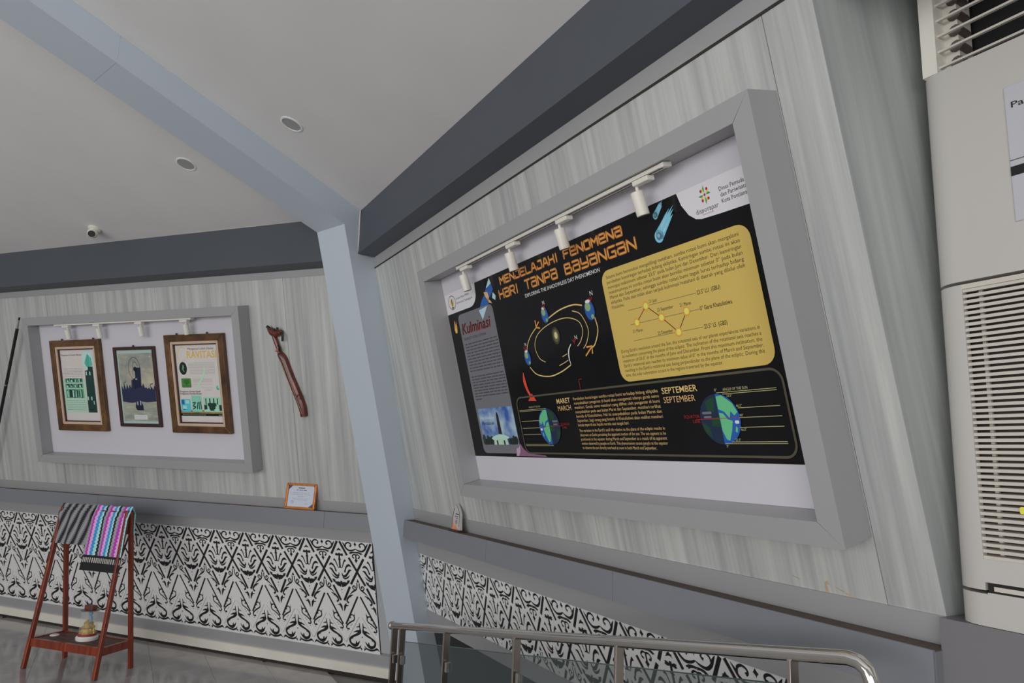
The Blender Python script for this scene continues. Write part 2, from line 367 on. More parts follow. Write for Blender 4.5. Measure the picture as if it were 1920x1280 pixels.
rib = struct(rb.build('ceiling_rib', M_col), 'pale blue grey rib rising from the corner column across the ceiling', 'beam')
kb = MB(); kb.hexa([mpt(LATL, .20, 1.437), mpt(LATR, .20, 1.437), mpt(LATR, .6888, 1.437), mpt(LATL, .6888, 1.437),
                    mpt(LATL, .20, 1.62), mpt(LATR, .20, 1.62), mpt(LATR, .6888, E2(.689)+.03), mpt(LATL, .6888, E2(.689)+.03)])
kb.build('rib_head', M_col, rib)
# hairline joints of the cladding on the rib and pale filler along its edge
for mm in (2.08,):
    j = MB(); q = .0015
    j.poly([mpt(LATR+q, mm, E1(mm)), mpt(LATR+q, mm+.003, E1(mm)), mpt(LATR+q, mm+.003, E2(mm)), mpt(LATR+q, mm, E2(mm))])
    j.poly([mpt(LATL, mm, E1(mm)-q), mpt(LATR, mm, E1(mm)-q), mpt(LATR, mm+.003, E1(mm)-q), mpt(LATL, mm+.003, E1(mm)-q)])
    j.build('joint', mat('joint_filler', (164, 172, 180), .6, var=0), rib, fix=False)
M_caulk = mat('white_filler', (176, 170, 166), .7, var=.03)
ck = MB(); ck.tube([mpt(LATR+.002, mm, E2(mm)-.002) for mm in (.585, 1, 2, 3, 4)], .0028, 6); ck.build('filler_bead', M_caulk, rib)
ck = MB(); ck.tube([mpt(LATR+.002, .575, 1.565), mpt(LATR+.003, .572, 1.42), mpt(LATR+.003, .566, 1.272)], .0028, 6); ck.build('filler_bead', M_caulk, column)

# dark ring beams (vertical face, flat underside)
def beam(W, x0, x1, off, nm_, label):
    o = MB().box(x0, x1, W.y(Z_BEAM, off), W.y(Z_BEAM, -.03), Z_BEAM, Z_BTOP+.08).build(nm_, M_beam, None, W.MH); return struct(o, label, 'beam')
beam(A, -4.165, 2.4, .122, 'ring_beam', 'charcoal beam along the top of the right wall')
beam(B, -9.7, -2.45, .155, 'ring_beam', 'charcoal beam along the top of the left wall')
bm_ = MB(); bm_.tube([(x, B.y(Z_BEAM, .157), Z_BTOP+.002) for x in (-4.0, -3.6, -3.25)], .003, 6); bm_.build('filler_bead', M_caulk, [o for o in col.objects if o.name == 'ring_beam.001'][0], B.MH)
# ceiling: two sloping plaster fields that meet at the rib
cA = MB(); s0 = mpt(LATR-.03, .50, E2(.50)); s1 = mpt(LATR-.03, 6.2, E2(6.2))
cA.poly([s0, s1, s1 + A.r*3.5, s0 + A.r*7.5])
cB = MB(); t0 = mpt(LATL+.03, .45, E2(.45)); t1 = mpt(LATL+.03, 6.2, E2(6.2))
cB.poly([t0, t0 - B.r*8.5, t1 - B.r*5.0, t1])
ceil = struct(cA.build('ceiling', M_ceil, fix=False), 'sloping plaster ceiling field above the large poster', 'ceiling')
ceilB = struct(cB.build('ceiling_left', M_ceil, fix=False), 'sloping plaster ceiling field above the framed prints', 'ceiling')
def cnorm(W):
    n = W.r.cross(Mv + Vector((0, 0, .288))).normalized(); return n if n.z < 0 else -n
def chit(px, py, pt, n):       # where a fitting sits on the sloping ceiling, from its plan position
    z = (n.x*(pt.x-px) + n.y*(pt.y-py))/n.z + pt.z; return Vector((px, py, z))
nA, nB = cnorm(A), cnorm(B)

# ================================================================== CUT-OUT BOARDS
def motif():
    """black openings of one repeat: u in half repeats (mirror about 0), t from top (0) to bottom (1); returns quads/polys for u >= 0"""
    K = 5.9                                         # height / half repeat: strokes are drawn in units of the half repeat
    S = []
    def st(p, w, n=4, sm=True):
        w = w*1.18 if isinstance(w, float) else [x*1.16+.010 for x in w]
        S.extend(stroke2([(a, -b*K) for a, b in p], w, n, sm))
    def pg(p): S.append([(a, -b*K) for a, b in p])
    def bar(a, b, w): st([a, b], w*(1.12 if w > .05 else 1), 1, False)
    # lattice bars
    bar((.93, .012), (.53, .134), .10); bar((.44, .153), (-.005, .274), .10); bar((-.02, .27), (.43, .394), .10); bar((.50, .415), (.90, .548), .10)
    # crown
    st([(0, .070), (.15, .083), (.38, .088), (.56, .068), (.66, .04), (.76, .016)], [.03, .065, .08, .08, .075, .01])
    st([(.58, .06), (.56, .032), (.42, .018), (.28, .026), (.25, .042), (.33, .052)], [.04, .06, .06, .06, .06, .09])
    pg([(0, .008), (.05, .022), (.09, .03), (.03, .04), (0, .052)])
    st([(0, .104), (.12, .102), (.26, .106), (.40, .113)], [.07, .06, .08, .02]); st([(.26, .107), (.32, .12)], [.08, .02], 3)
    st([(0, .124), (.12, .121), (.21, .135), (.17, .151), (.11, .147)], [.05, .05, .05, .05, .07])
    bar((.012, .124), (.012, .165), .05); pg([(0, .155), (.10, .172), (.05, .182), (0, .2)])
    # arch under the crossing
    pg([(0, .338), (.05, .356), (.09, .366), (.03, .37), (0, .374)])
    st([(.075, .374), (.07, .405), (.14, .436), (.32, .455), (.55, .487)], [.05, .05, .06, .07, .01])
    st([(.14, .436), (.26, .437), (.34, .420), (.26, .403), (.18, .412), (.22, .424)], [.02, .05, .05, .05, .05, .08])
    # paired leaves
    st([(.33, .487), (.52, .498), (.69, .525), (.74, .55), (.63, .565)], [.01, .09, .08, .07, .09]); st([(.5, .497), (.49, .515)], [.08, .01], 3)
    st([(.80, .572), (.88, .60), (.955, .648)], [.02, .12, .01]); st([(.66, .588), (.78, .592), (.88, .588)], [.01, .06, .06], 3)
    # big chevron
    bar((.075, .497), (.92, .765), .075)
    # scroll inside the chevron
    pg([(.31, .635), (.37, .668), (.47, .68), (.36, .69)])
    st([(.62, .703), (.63, .682), (.5, .668), (.38, .688), (.42, .718), (.62, .738), (.82, .765), (.9, .79), (.82, .806), (.72, .798)], [.08, .05, .05, .05, .055, .06, .06, .06, .06, .09], 3)
    for a, b in ((.72, .728), (.56, .758), (.63, .772), (.84, .822)): S.append([(a+x, -b*K+y) for x, y in ell(0, 0, .03, .03, 7)])
    # thin line
    bar((.08, .682), (.985, .928), .016)
    # winged scroll
    st([(.09, .735), (.11, .762), (.09, .79), (.12, .818), (.26, .842), (.5, .862), (.7, .886), (.75, .91), (.66, .938), (.46, .948), (.28, .93), (.16, .9)], [.02, .05, .05, .15, .11, .09, .11, .09, .11, .16, .09, .01], 4)
    st([(.1, .775), (.2, .772), (.32, .782)], [.05, .05, .01], 3); st([(.14, .815), (.28, .815), (.5, .828)], [.13, .09, .01], 3)
    st([(.6, .872), (.58, .893)], [.1, .01], 3); st([(.4, .945), (.36, .915), (.38, .905)], [.1, .06, .01], 3)
    pg([(0, .856), (.045, .864), (0, .874)])
    st([(.10, .940), (.20, .962), (.42, .974), (.66, .968), (.84, .955), (.97, .977)], [.01, .07, .09, .08, .09, .01], 4)
    pg([(.06, .962), (.2, .966), (.16, .974), (.06, .99)]); pg([(.83, .942), (.9, .962), (.8, .968)])
    # flower of the lozenge (axis at u = 1)
    def fl_(p, w, n=4): st([(1+a, b) for a, b in p], w, n)
    pg([(1, .068), (1, .094), (.97, .094), (.82, .102), (.9, .09), (.87, .085), (.95, .08)])
    pg([(1, .116), (.94, .118), (.94, .127), (.85, .12), (.75, .123), (.78, .131), (.74, .14), (.85, .146), (.94, .141), (.96, .155), (1, .158)])
    fl_([(-.005, .14), (-.005, .25)], .085, 3); pg([(1, .163), (.89, .175), (1, .187)]); fl_([(0, .246), (-.14, .252)], [.06, .02], 3)
    fl_([(-.36, .178), (-.27, .19), (-.2, .215), (-.14, .247)], [.12, .06, .05, .03])
    fl_([(-.66, .236), (-.53, .222), (-.38, .238), (-.30, .268), (-.25, .293)], [.02, .11, .07, .06, .03]); fl_([(-.33, .278), (-.27, .283), (-.24, .272)], [.02, .08, .02], 3)
    fl_([(-.67, .264), (-.54, .27), (-.43, .297), (-.27, .325), (-.13, .322), (-.09, .296)], [.02, .10, .08, .11, .08, .02])
    fl_([(-.55, .312), (-.42, .335), (-.24, .348), (-.12, .335)], [.01, .06, .07, .05])
    fl_([(-.52, .358), (-.42, .375), (-.36, .387), (-.2, .398), (0, .407)], [.02, .12, .07, .20, .22]); fl_([(-.44, .37), (-.36, .362)], [.07, .01], 3)
    pg([(1, .37), (.94, .372), (.955, .39), (1, .398)])
    S.append([(1+x, -.452*K+y) for x, y in ell(0, 0, .04, .04, 8)]); S.append([(1+x, -.478*K+y) for x, y in ell(0, 0, .025, .025, 7)])
    return S
def cut_unit(per, height, t1, name, u0=-1):
    half = per/2; K = 5.9; polys = []
    for p in motif():
        polys.append(p); polys.append([(-x, y) for x, y in reversed(p)])
    vs_, fs = [], []
    tmax = -t1*K
    rect = [(u0, tmax), (1, tmax), (1, 0), (u0, 0)]
    def sarea(p): return sum(a[0]*b[1]-b[0]*a[1] for a, b in zip(p, p[1:]+p[:1]))/2
    tris = [rect]
    for p in polys: tris += [[p[0], p[1], p[2]], [p[0], p[2], p[3]]] if len(p) == 4 else [p]
    for p in tris:
        ar = sarea(p)
        if abs(ar) < 1e-6: continue
        if ar < 0: p = p[::-1]
        i = len(vs_); vs_ += [Vector(q) for q in p]; fs.append(list(range(i, i+len(p))))
    ov, oe, of, _, _, orig = delaunay_2d_cdt(vs_, [], fs, 0, 1e-5)
    keep = []
    for f, og in zip(of, orig):
        if 0 in og and all(k == 0 for k in og):
            keep.append(f)
    sx, sy = half, height/K
    v2 = [(v.x*sx, v.y*sy) for v in ov]; n = len(v2)
    edge = {}
    for f in keep:
        for a, b in zip(f, f[1:]+f[:1]): edge[(a, b)] = 1
    faces = [tuple(f) for f in keep]
    for (a, b) in edge:
        if (b, a) not in edge: faces.append((b, a, a+n, b+n))
    used = sorted({i for f in faces for i in f}); ix = {k: j for j, k in enumerate(used)}
    verts = [((v2[k][0], v2[k][1], .0065) if k < n else (v2[k-n][0], v2[k-n][1], .0042)) for k in used]
    me = bpy.data.meshes.new(name); me.from_pydata(verts, [], [tuple(ix[i] for i in f) for f in faces]); me.materials.append(M_orn); return me
def cut_screen(W, axes, per, z0, z1, full, x0, x1, name, label):
    root = thing(name, label, 'screen', ((x0+x1)/2, W.v(z1), 0), M=W.M)
    MB().box(x0, x1, W.v(z1), W.v(z0), -.005, .0036).build('backing', M_black, root, W.M)
    h = (ZB0-ZB1)/CT
    me = cut_unit(per, h, min(1, (z0-z1)/CT/h), 'cutout_board')
    for x in axes:
        if x-per/2 < x0-.002: link('cutout_board', cut_unit(per, h, min(1, (z0-z1)/CT/h), 'cutout_board', (x0-x)/(per/2)), root, W.M @ Matrix.Translation((x, W.v(z0), 0)))
        else: link('cutout_board', me, root, W.M @ Matrix.Translation((x, W.v(z0), 0)))
    return root
cut_screen(B, [-3.3685+.2825*k for k in range(-21, 3)], .2825, ZB0, ZB1, True, -9.4, -2.66, 'cutout_screen', 'white board with black cut-out scroll and lozenge ornament along the left wall behind the rack')
cut_screen(A, [-4.108-.2763+.2763*k for k in range(0, 12)], .2763, ZA0, ZA1, False, -4.452, XA1, 'cutout_screen', 'white board with black cut-out scroll ornament on the right wall behind the railing')

# ================================================================== DISPLAY FRAMES
def display_frame(W, x0, x1, v0, v1, bd, dep, wb, label):
    root = thing('display_frame', label, 'frame', ((x0+x1)/2, v0, 0), M=W.M)
    xi0, xi1, vi0, vi1 = x0+bd, x1-bd, v0+bd, v1-bd
    g = .0006
    for nm_, p in (('frame_top', [(x0, v1), (x1, v1), (xi1, vi1), (xi0, vi1)]), ('frame_bottom', [(x0, v0), (x1, v0), (xi1, vi0), (xi0, vi0)]),
                   ('frame_side', [(x0, v0), (xi0, vi0), (xi0, vi1), (x0, v1)]), ('frame_side', [(x1, v0), (xi1, vi0), (xi1, vi1), (x1, v1)])):
        c = Vector((sum(q[0] for q in p)/4, sum(q[1] for q in p)/4)); pts = []
        for q in p:
            d = Vector(q)-c; pts.append((q[0]-math.copysign(g, d.x), q[1]-math.copysign(g, d.y)))
        MB().prism(pts, .001, dep).build(nm_, M_frame, root, W.M)
    MB().box(xi0, xi1, vi0, vi1, .001, wb).build('backboard', M_board, root, W.M)
    return root
display_frame(A, -3.331, -1.1175, -.630, .5855, .067, .12, .02, 'large deep grey box frame around the black poster on the right wall')
display_frame(B, -5.838, -3.562, -1.2505, -.026, .067, .112, .018, 'deep grey box frame around three framed prints on the left wall')

# ---------------------------------------------------------------- track lights
def tracklight(W, x0, x1, vtop, w, ads, soff, label, slabels, grp):
    root = thing('light_track', label, 'light track', (x0, vtop, w), M=W.M)
    MB().box(x0, x1, vtop-.012, vtop, w-.016, w+.016).build('rail', M_white, root, W.M)
    MB().box(x0+.004, x1-.004, vtop-.0128, vtop-.0118, w-.004, w+.004).build('slot', M_blk, root, W.M)
    for xe in (x0, x1): MB().box(xe-.008, xe+.008, vtop-.014, vtop, w-.0175, w+.0175).build('end_cap', M_white, root, W.M)
    for xa, lb in zip(ads, slabels):
        t = thing('track_spotlight', lb, 'spotlight', (xa, vtop-.03, w), grp, M=W.M)
        bevel(MB().box(xa-.036, xa+.036, vtop-.030, vtop-.0135, w-.017, w+.017).build('adapter', M_white, t, W.M), .003)
        xs = xa+soff
        MB().tube([(xs, vtop-.028, w), (xs, vtop-.056, w)], .0055, 8).build('stem', M_white, t, W.M, True)
        MB().box(xs-.007, xs+.007, vtop-.058, vtop-.048, w-.011, w+.011).build('yoke', M_white, t, W.M)
        c0 = Vector((xs-.004, vtop-.046, w+.002)); dr = Vector((.02, -1, -.11)).normalized()
        c0 = c0 + Vector((0, 0, .0))
        MB().tube([c0, c0+dr*.002, c0+dr*.078, c0+dr*.08], [.019, .0212, .0212, .0195], 20).build('lamp_body', M_white, t, W.M, True)
        MB().tube([c0+dr*.0802, c0+dr*.0812], .017, 16).build('lens', M_acdark, t, W.M, True)
tracklight(A, -2.905, -1.477, .517, .088, [-2.847, -2.406, -2.028, -1.584], -.034, 'white lighting track under the top of the large poster frame',
           ['white track spotlight nearest the column above the large poster', 'white track spotlight second from the column above the large poster', 'white track spotlight third from the column above the large poster', 'white track spotlight farthest from the column above the large poster'], 'track spotlights above the large poster')
tracklight(B, -5.467, -4.03, -.094, .085, [-5.355, -5.003, -4.556, -4.10], .012, 'white lighting track inside the top of the left box frame',
           ['white track spotlight above the monument print at far left', 'white track spotlight right of the far left print\'s top corner', 'white track spotlight above the small dark photograph', 'white track spotlight above the gravity print'], 'track spotlights above the framed prints')

# ================================================================== THE LARGE POSTER
PX0, PV0 = -3.262, -.482
poster = thing('information_poster', 'large glossy black astronomy poster with yellow text box and orange title', 'poster', (-2.2, PV0+.045, .02), M=A.M)
P = Print(poster, A.M, PX0, PV0, .0206)
c_black = mat('poster_black', (17, 17, 19), .12, var=.2, scale=3, spec=.22)
MB().box(PX0+.0, PX0+2.076, PV0+.045, PV0+.912, .0201, .0207).build('sheet', c_black, poster, A.M)
c_edge = flat('poster_white', (176, 175, 180)); c_white = flat('ink_white', (196, 194, 190)); c_or = flat('ink_orange', (196, 126, 62)); c_ord = flat('ink_dark_orange', (112, 66, 36))
c_yel = flat('ink_mustard', (168, 146, 78), .3); c_ink = flat('ink_black', (24, 22, 22)); c_red = flat('ink_red', (128, 34, 34)); c_red2 = flat('ink_bright_red', (190, 62, 44))
c_grey = flat('ink_grey', (92, 92, 98)); c_greytx = flat('ink_dark_grey', (58, 58, 64)); c_tan = flat('ink_tan', (176, 146, 98)); c_olive = flat('ink_olive', (70, 66, 54)); c_olive2 = flat('ink_pale_olive', (150, 146, 104))
c_blue = flat('ink_blue', (34, 76, 140)); c_lblue = flat('ink_light_blue', (104, 160, 196)); c_pblue = flat('ink_pale_blue', (146, 172, 206)); c_green = flat('ink_green', (84, 156, 112)); c_navy = flat('ink_navy', (24, 34, 66)); c_dkgreen = flat('ink_dark_green', (26, 56, 40))
c_gold = flat('ink_gold', (204, 164, 72)); c_maroon = flat('ink_maroon', (92, 30, 24)); c_peach = flat('ink_peach', (214, 158, 104))
P.put('paper_edge', [[(.0, .0445), (2.076, .0445), (2.076, .049), (.0, .049)]], c_edge)
# stars
rs = random.Random(5); stars = []; dim = []
for k in range(230):
    x, y = rs.uniform(.02, 2.05), rs.uniform(.055, .9)
    if 1.30 < x < 1.985 and .335 < y < .755: continue
    s = rs.choice([.0012, .0016, .002, .0028]); (stars if s > .0019 and rs.random() < .5 else dim).append(ell(x, y, s, s, 6))
P.put('bright_stars', stars, c_white); P.put('dim_stars', dim, c_greytx)
# white tab, upper left, with crest
P.put('white_tab', [[(0, .912), (0, .805), (.10, .805)] + ell(.262, .875, .08, .07, 8, -math.pi/2, 0) + [(.348, .912)]], c_edge)
P.put('crest_ring', stroke2(ell(.075, .861, .040, .036, 24)+[(.115, .861)], .004, 1, False), c_greytx)
P.each('crest_leaf', [ell(.063, .858, .008, .022, 10, rot=.3), ell(.087, .858, .008, .022, 10, rot=-.3)], c_gold); P.put('crest_core', [ell(.075, .862, .006, .022, 10), [(.06, .838), (.09, .838), (.084, .83), (.066, .83)]], c_greytx)
P.texts('department_text', [('Jurusan Fisika FMIPA', .122, .868, .011, .152, 'l'), ('Universitas Tanjungpura', .121, .845, .011, .18, 'l')], c_ink)
# satellite
P.each('satellite_panel', [[(.494, .905), (.512, .848), (.47, .815), (.434, .851)], [(.428, .842), (.448, .79), (.428, .782), (.345, .776), (.385, .815)]], c_blue)
P.each('satellite_panel_sheen', [[(.494, .905), (.503, .878), (.46, .865), (.450, .866)], [(.428, .782), (.341, .775), (.363, .725)], [(.505, .835), (.525, .815), (.515, .795), (.49, .81)]], c_pblue)
P.put('satellite_body', [[(.42, .85), (.455, .845), (.462, .82), (.45, .795), (.48, .785), (.47, .8), (.43, .825)]], c_tan)
# fireball, grey box
P.put('fireball', [[(.045, .72), (.06, .77), (.07, .74), (.078, .765), (.08, .73), (.07, .70), (.052, .70)]], c_or); P.put('fireball_core', [ell(.064, .712, .01, .013, 12)], c_gold)
P.put('grey_box', [rrect(.108, .476, .062, .787, .03)], c_grey)
P.put('satellite_tip', [[(.428, .782), (.341, .775), (.363, .725)]], c_pblue)
P.text('heading_shadow', [('Kulminasi', .13, .681, .053, .305, 'l')], c_red, shear=.25, bold=.03)
P.text('heading_text', [('Kulminasi', .126, .684, .053, .305, 'l')], c_ink, shear=.25, bold=.02)
P.text('subheading_text', [('TRANSIT ATAU ISTIWA', .126, .650, .014, .24, 'l')], c_ink)
P.fake_lines('small_text', [(.13, .468, .625-.0155*k, .0105) for k in range(10)] + [(.13, .468, .455-.0145*k, .0105) for k in range(8)] + [(.13, .20, .338, .0105)], c_greytx)
# photograph of the monument
sky = bpy.data.materials.new('printed_sky'); sky.use_nodes = True
nt = sky.node_tree; pb = nt.nodes['Principled BSDF']; pb.inputs['Roughness'].default_value = .25
tc = nt.nodes.new('ShaderNodeTexCoord'); nz = nt.nodes.new('ShaderNodeTexNoise'); nz.inputs['Scale'].default_value = 9; nz.inputs['Detail'].default_value = 5
rp = nt.nodes.new('ShaderNodeValToRGB'); rp.color_ramp.elements[0].position = .4; rp.color_ramp.elements[0].color = (*alb((40, 74, 140)), 1); rp.color_ramp.elements[1].position = .72; rp.color_ramp.elements[1].color = (*alb((150, 172, 204)), 1)
nt.links.new(tc.outputs['Object'], nz.inputs['Vector']); nt.links.new(nz.outputs['Fac'], rp.inputs['Fac']); nt.links.new(rp.outputs['Color'], pb.inputs['Base Color'])
P.put('monument_photo', [[(.127, .1), (.473, .1), (.473, .291), (.127, .291)]], sky)
rt = random.Random(2)
P.put('monument_trees', [ell(.14+.02*k, .118+rt.uniform(0, .01), .017, rt.uniform(.016, .034), 9) for k in range(5)] + [ell(.395+.02*k, .116+rt.uniform(0, .01), .016, rt.uniform(.014, .028), 9) for k in range(4)], flat('ink_tree', (30, 40, 34)))
P.put('monument_tower', [[(.297, .15), (.331, .15), (.326, .255), (.315, .272), (.304, .255)]], c_ink)
P.put('monument_roof', [[(.215, .138), (.26, .152), (.305, .158), (.35, .154), (.395, .142), (.38, .134), (.23, .13)]], flat('ink_mint', (150, 190, 170))); P.put('monument_hall', [[(.236, .104), (.376, .104), (.37, .136), (.242, .134)]], flat('ink_pale_mint', (150, 176, 160)))
P.each('monument_door', [[(.262, .104), (.276, .104), (.276, .127), (.262, .127)], [(.332, .104), (.346, .104), (.346, .127), (.332, .127)]], c_ink)
P.put('monument_paving', [[(.127, .094), (.473, .094), (.473, .105), (.127, .105)]], c_grey)
P.text('photo_caption', [('Tugu Khatulistiwa', .14, .237, .013, .145, 'l')], c_white); P.text('photo_script', [('Pontianak', .145, .207, .018, .13, 'l')], c_ink, shear=.3, bold=.01)
P.put('coral_print', [[(.43, .05), (.44, .085), (.465, .092), (.484, .11), (.505, .085), (.54, .065), (.6, .06), (.68, .056), (.69, .05)]], flat('ink_coral', (112, 78, 104)))
P.put('coral_sheen', [[(.43, .05), (.44, .085), (.465, .092), (.478, .105), (.47, .07), (.45, .05)]], flat('ink_pale_coral', (150, 132, 148)))
# title in squared letters
G = {'M': [[(0, 0), (0, 1), (.5, .42), (1, 1), (1, 0)]], 'E': [[(1, 1), (0, 1), (0, 0), (1, 0)], [(0, .52), (.85, .52)]], 'N': [[(0, 0), (0, 1), (1, 0), (1, 1)]], 'J': [[(.3, 1), (1, 1), (1, .12), (.88, 0), (0, 0), (0, .3)]],
     'L': [[(0, 1), (0, 0), (1, 0)]], 'A': [[(0, 0), (.35, 1), (.65, 1), (1, 0)], [(.18, .36), (.82, .36)]], 'H': [[(0, 0), (0, 1)], [(1, 0), (1, 1)], [(0, .52), (1, .52)]], 'I': [[(.5, 0), (.5, 1)]],
     'F': [[(1, 1), (0, 1), (0, 0)], [(0, .5), (.8, .5)]], 'e': [[(0, .5), (1, .5), (1, .9), (.88, 1), (.12, 1), (0, .88), (0, .12), (.12, 0), (1, 0)]], 'O': [[(.12, 0), (.88, 0), (1, .12), (1, .88), (.88, 1), (.12, 1), (0, .88), (0, .12), (.12, 0)]],
     'a': [[(0, 1), (.88, 1), (1, .88), (1, 0), (.12, 0), (0, .12), (0, .44), (.12, .56), (1, .56)]], 'R': [[(0, 0), (0, 1), (.88, 1), (1, .88), (1, .55), (.88, .45), (0, .45)], [(.55, .45), (1, 0)]], 'T': [[(0, 1), (1, 1)], [(.5, 1), (.5, 0)]],
     'P': [[(0, 0), (0, 1), (.88, 1), (1, .88), (1, .52), (.88, .42), (0, .42)]], 'B': [[(0, 0), (0, 1), (.85, 1), (.85, .56), (0, .56)], [(.85, .56), (1, .45), (1, .1), (.9, 0), (0, 0)]],
     'Y': [[(0, 1), (0, .5), (.12, .42), (1, .42)], [(1, 1), (1, .12), (.88, 0), (0, 0)]], 'G': [[(1, 1), (.12, 1), (0, .88), (0, .12), (.12, 0), (1, 0), (1, .48), (.55, .48)]]}
def title(word, x0, x1, y0, y1, sw):
    adv = [(.55 if c == 'I' else 1.0) for c in word]; tot = sum(adv); u = (x1-x0+.22*(x1-x0)/tot)/tot; x = x0; out = []
    for c, a in zip(word, adv):
        gw = u*(a-.24)
        for pl in G[c]:
            pts = [(x+sw*0+p[0]*gw, y0+p[1]*(y1-y0)) for p in pl]
            out += [ell(p[0], p[1], sw*.5, sw*.5, 8, math.pi/8, math.pi/8+2*math.pi) for p in pts]
            for p, q in zip(pts, pts[1:]):
                d = Vector((q[0]-p[0], q[1]-p[1])); L = d.length; d /= L; nn = Vector((-d.y, d.x)); e = d*0; nx = nn*sw*.5
                out.append([(p[0]-e.x+nx.x, p[1]-e.y+nx.y), (p[0]-e.x-nx.x, p[1]-e.y-nx.y), (q[0]+e.x-nx.x, q[1]+e.y-nx.y), (q[0]+e.x+nx.x, q[1]+e.y+nx.y)])
        x += u*a
    return out
words = [('MENJELAJAHI', .590, 1.058, .855, .886), ('FeNOMeNa', 1.102, 1.458, .855, .886), ('HaRI', .562, .728, .792, .829), ('TaNPa', .790, 1.034, .792, .829), ('BaYaNGaN', 1.092, 1.516, .792, .829)]
for w_ in words: P.put('title_outline', title(*w_, .0112), c_ord)
for w_ in words: P.put('title_text', title(*w_, .0068), c_or)
P.text('subtitle_text', [('EXPLORING THE SHADOWLESS DAY PHENOMENON', .773, .757, .0155, .527, 'l')], c_white, bold=.006)
# comets
for (hx, hy, tx, ty, r) in ((1.632, .803, 1.722, .879, .021), (1.634, .872, 1.678, .908, .012)):
    d = Vector((tx-hx, ty-hy)); n_ = Vector((-d.y, d.x)).normalized()
    u_ = d.normalized(); L_ = d.length; pt = lambda a, b: (hx+u_.x*L_*a+n_.x*r*b, hy+u_.y*L_*a+n_.y*r*b)
    c = P.put('comet', [[pt(0, 1), pt(.3, .86), pt(.62, .8), pt(.86, .62), pt(.64, .5), pt(1.0, .22), pt(.72, .1), pt(.92, -.15), pt(.66, -.3), pt(.8, -.55), pt(.5, -.72), pt(.25, -.85), pt(0, -1)], ell(hx, hy, r, r*1.05, 16)], c_lblue)
    P.put('comet_streaks', [[pt(.25, .5), pt(.7, .42), pt(.25, .3)], [pt(.2, -.3), pt(.6, -.35), pt(.2, -.5)]], c_pblue, parent=c)
    P.put('comet_head', [ell(hx, hy, r*.62, r*.66, 8)], flat('ink_slate', (70, 96, 110)), parent=c); P.put('comet_pits', [ell(hx-r*.1, hy+r*.1, r*.3, r*.36, 7)], flat('ink_teal_grey', (110, 150, 160)), parent=c)
# white tab, upper right, with logo
P.put('white_tab', [[(1.741, .912), (1.752, .87), (1.775, .832), (1.80, .812), (1.823, .806), (1.9, .802), (2.076, .797), (2.076, .912)]], c_edge)
def petal(a, r0, r1, wd): return [(1.852+math.cos(a)*r0*.8, .873+math.sin(a)*r0), (1.852+math.cos(a+wd)*(r0+r1)/2*.8, .873+math.sin(a+wd)*(r0+r1)/2), (1.852+math.cos(a)*r1*.8, .873+math.sin(a)*r1), (1.852+math.cos(a-wd*.3)*(r0+r1)/2*.8, .873+math.sin(a-wd*.3)*(r0+r1)/2)]
P.each('logo_green', [petal(math.radians(90*k), .006, .031, .35) for k in range(4)], flat('ink_logo_green', (48, 120, 66))); P.each('logo_gold', [petal(math.radians(90*k+22), .006, .026, .4) for k in range(4)], c_gold)
P.each('logo_dot', [ell(1.852+.8*.021*math.cos(math.radians(90*k+48)), .873+.021*math.sin(math.radians(90*k+48)), .0045, .005, 10) for k in range(4)] + [ell(1.852, .873, .004, .0045, 10)], flat('ink_crimson', (140, 28, 44)))
P.text('logo_text', [('disporapar', 1.806, .823, .015, .09, 'l')], c_ink); P.text('logo_small_text', [('KOTA PONTIANAK', 1.832, .814, .004, .042, 'l')], c_red)
P.texts('agency_text', [('Dinas Pemuda Olahraga', 1.908, .866, .0125, .158, 'l'), ('dan Pariwisata', 1.910, .848, .0125, .096, 'l'), ('Kota Pontianak', 1.910, .829, .0125, .102, 'l')], c_ink, bold=.008)
# mustard text box
box = P.put('mustard_box', [rrect(1.300, 1.984, .337, .753, .045)], c_yel)
t1 = ['Selama bumi berevolusi mengelilingi matahari, sumbu rotasi bumi akan mengalami', 'perubahan kemiringan terhadap bidang ekliptika. Kemiringan sumbu rotasi ini akan', 'mencapai maksimum sebesar 23,5° pada bulan Juni dan Desember. Dari kemiringan', 'maksimumnya ini sumbu rotasi bumi akan bernilai minimum sebesar 0° pada bulan', 'Maret dan September, sehingga sumbu rotasi bumi tegak lurus terhadap bidang', 'ekliptika. Pada saat inilah akan terjadi kulminasi matahari di daerah yang dilalui oleh', 'Khatulistiwa.']
P.text('paragraph_text', [(s, 1.327, .7215-.0187*k, .0122, .617 if k < 6 else .068, 'l') for k, s in enumerate(t1)], c_ink, bold=0)
t2 = ['During Earth\'s revolution around the Sun, the rotational axis of our planet experiences variations in', 'its inclination concerning the plane of the ecliptic. The inclination of the rotational axis reaches a', 'maximum of 23.5° in the months of June and December. From this maximum inclination, the', 'Earth\'s rotational axis reaches its minimum value of 0° in the months of March and September,', 'resulting in the Earth\'s rotational axis being perpendicular to the plane of the ecliptic. During this', 'time, the solar culmination occurs in the regions traversed by the equator.']
P.text('paragraph_text', [(s, 1.328, .4435-.0176*k, .0118, .622 if k < 5 else .46, 'l') for k, s in enumerate(t2)], c_ink, shear=.1)
P.each('latitude_line', [[(a, y-.0007), (1.74, y-.0007), (1.74, y+.0007), (a, y+.0007)] for a, y in ((1.409, .590), (1.409, .538), (1.408, .480))], c_greytx)
S5 = [(1.443, .541), (1.503, .590), (1.567, .539), (1.631, .480), (1.684, .541)]
P.put('sun_path', [q for a, b in zip(S5, S5[1:]) for q in stroke2([a, b], .0032, 1, False)], c_maroon)
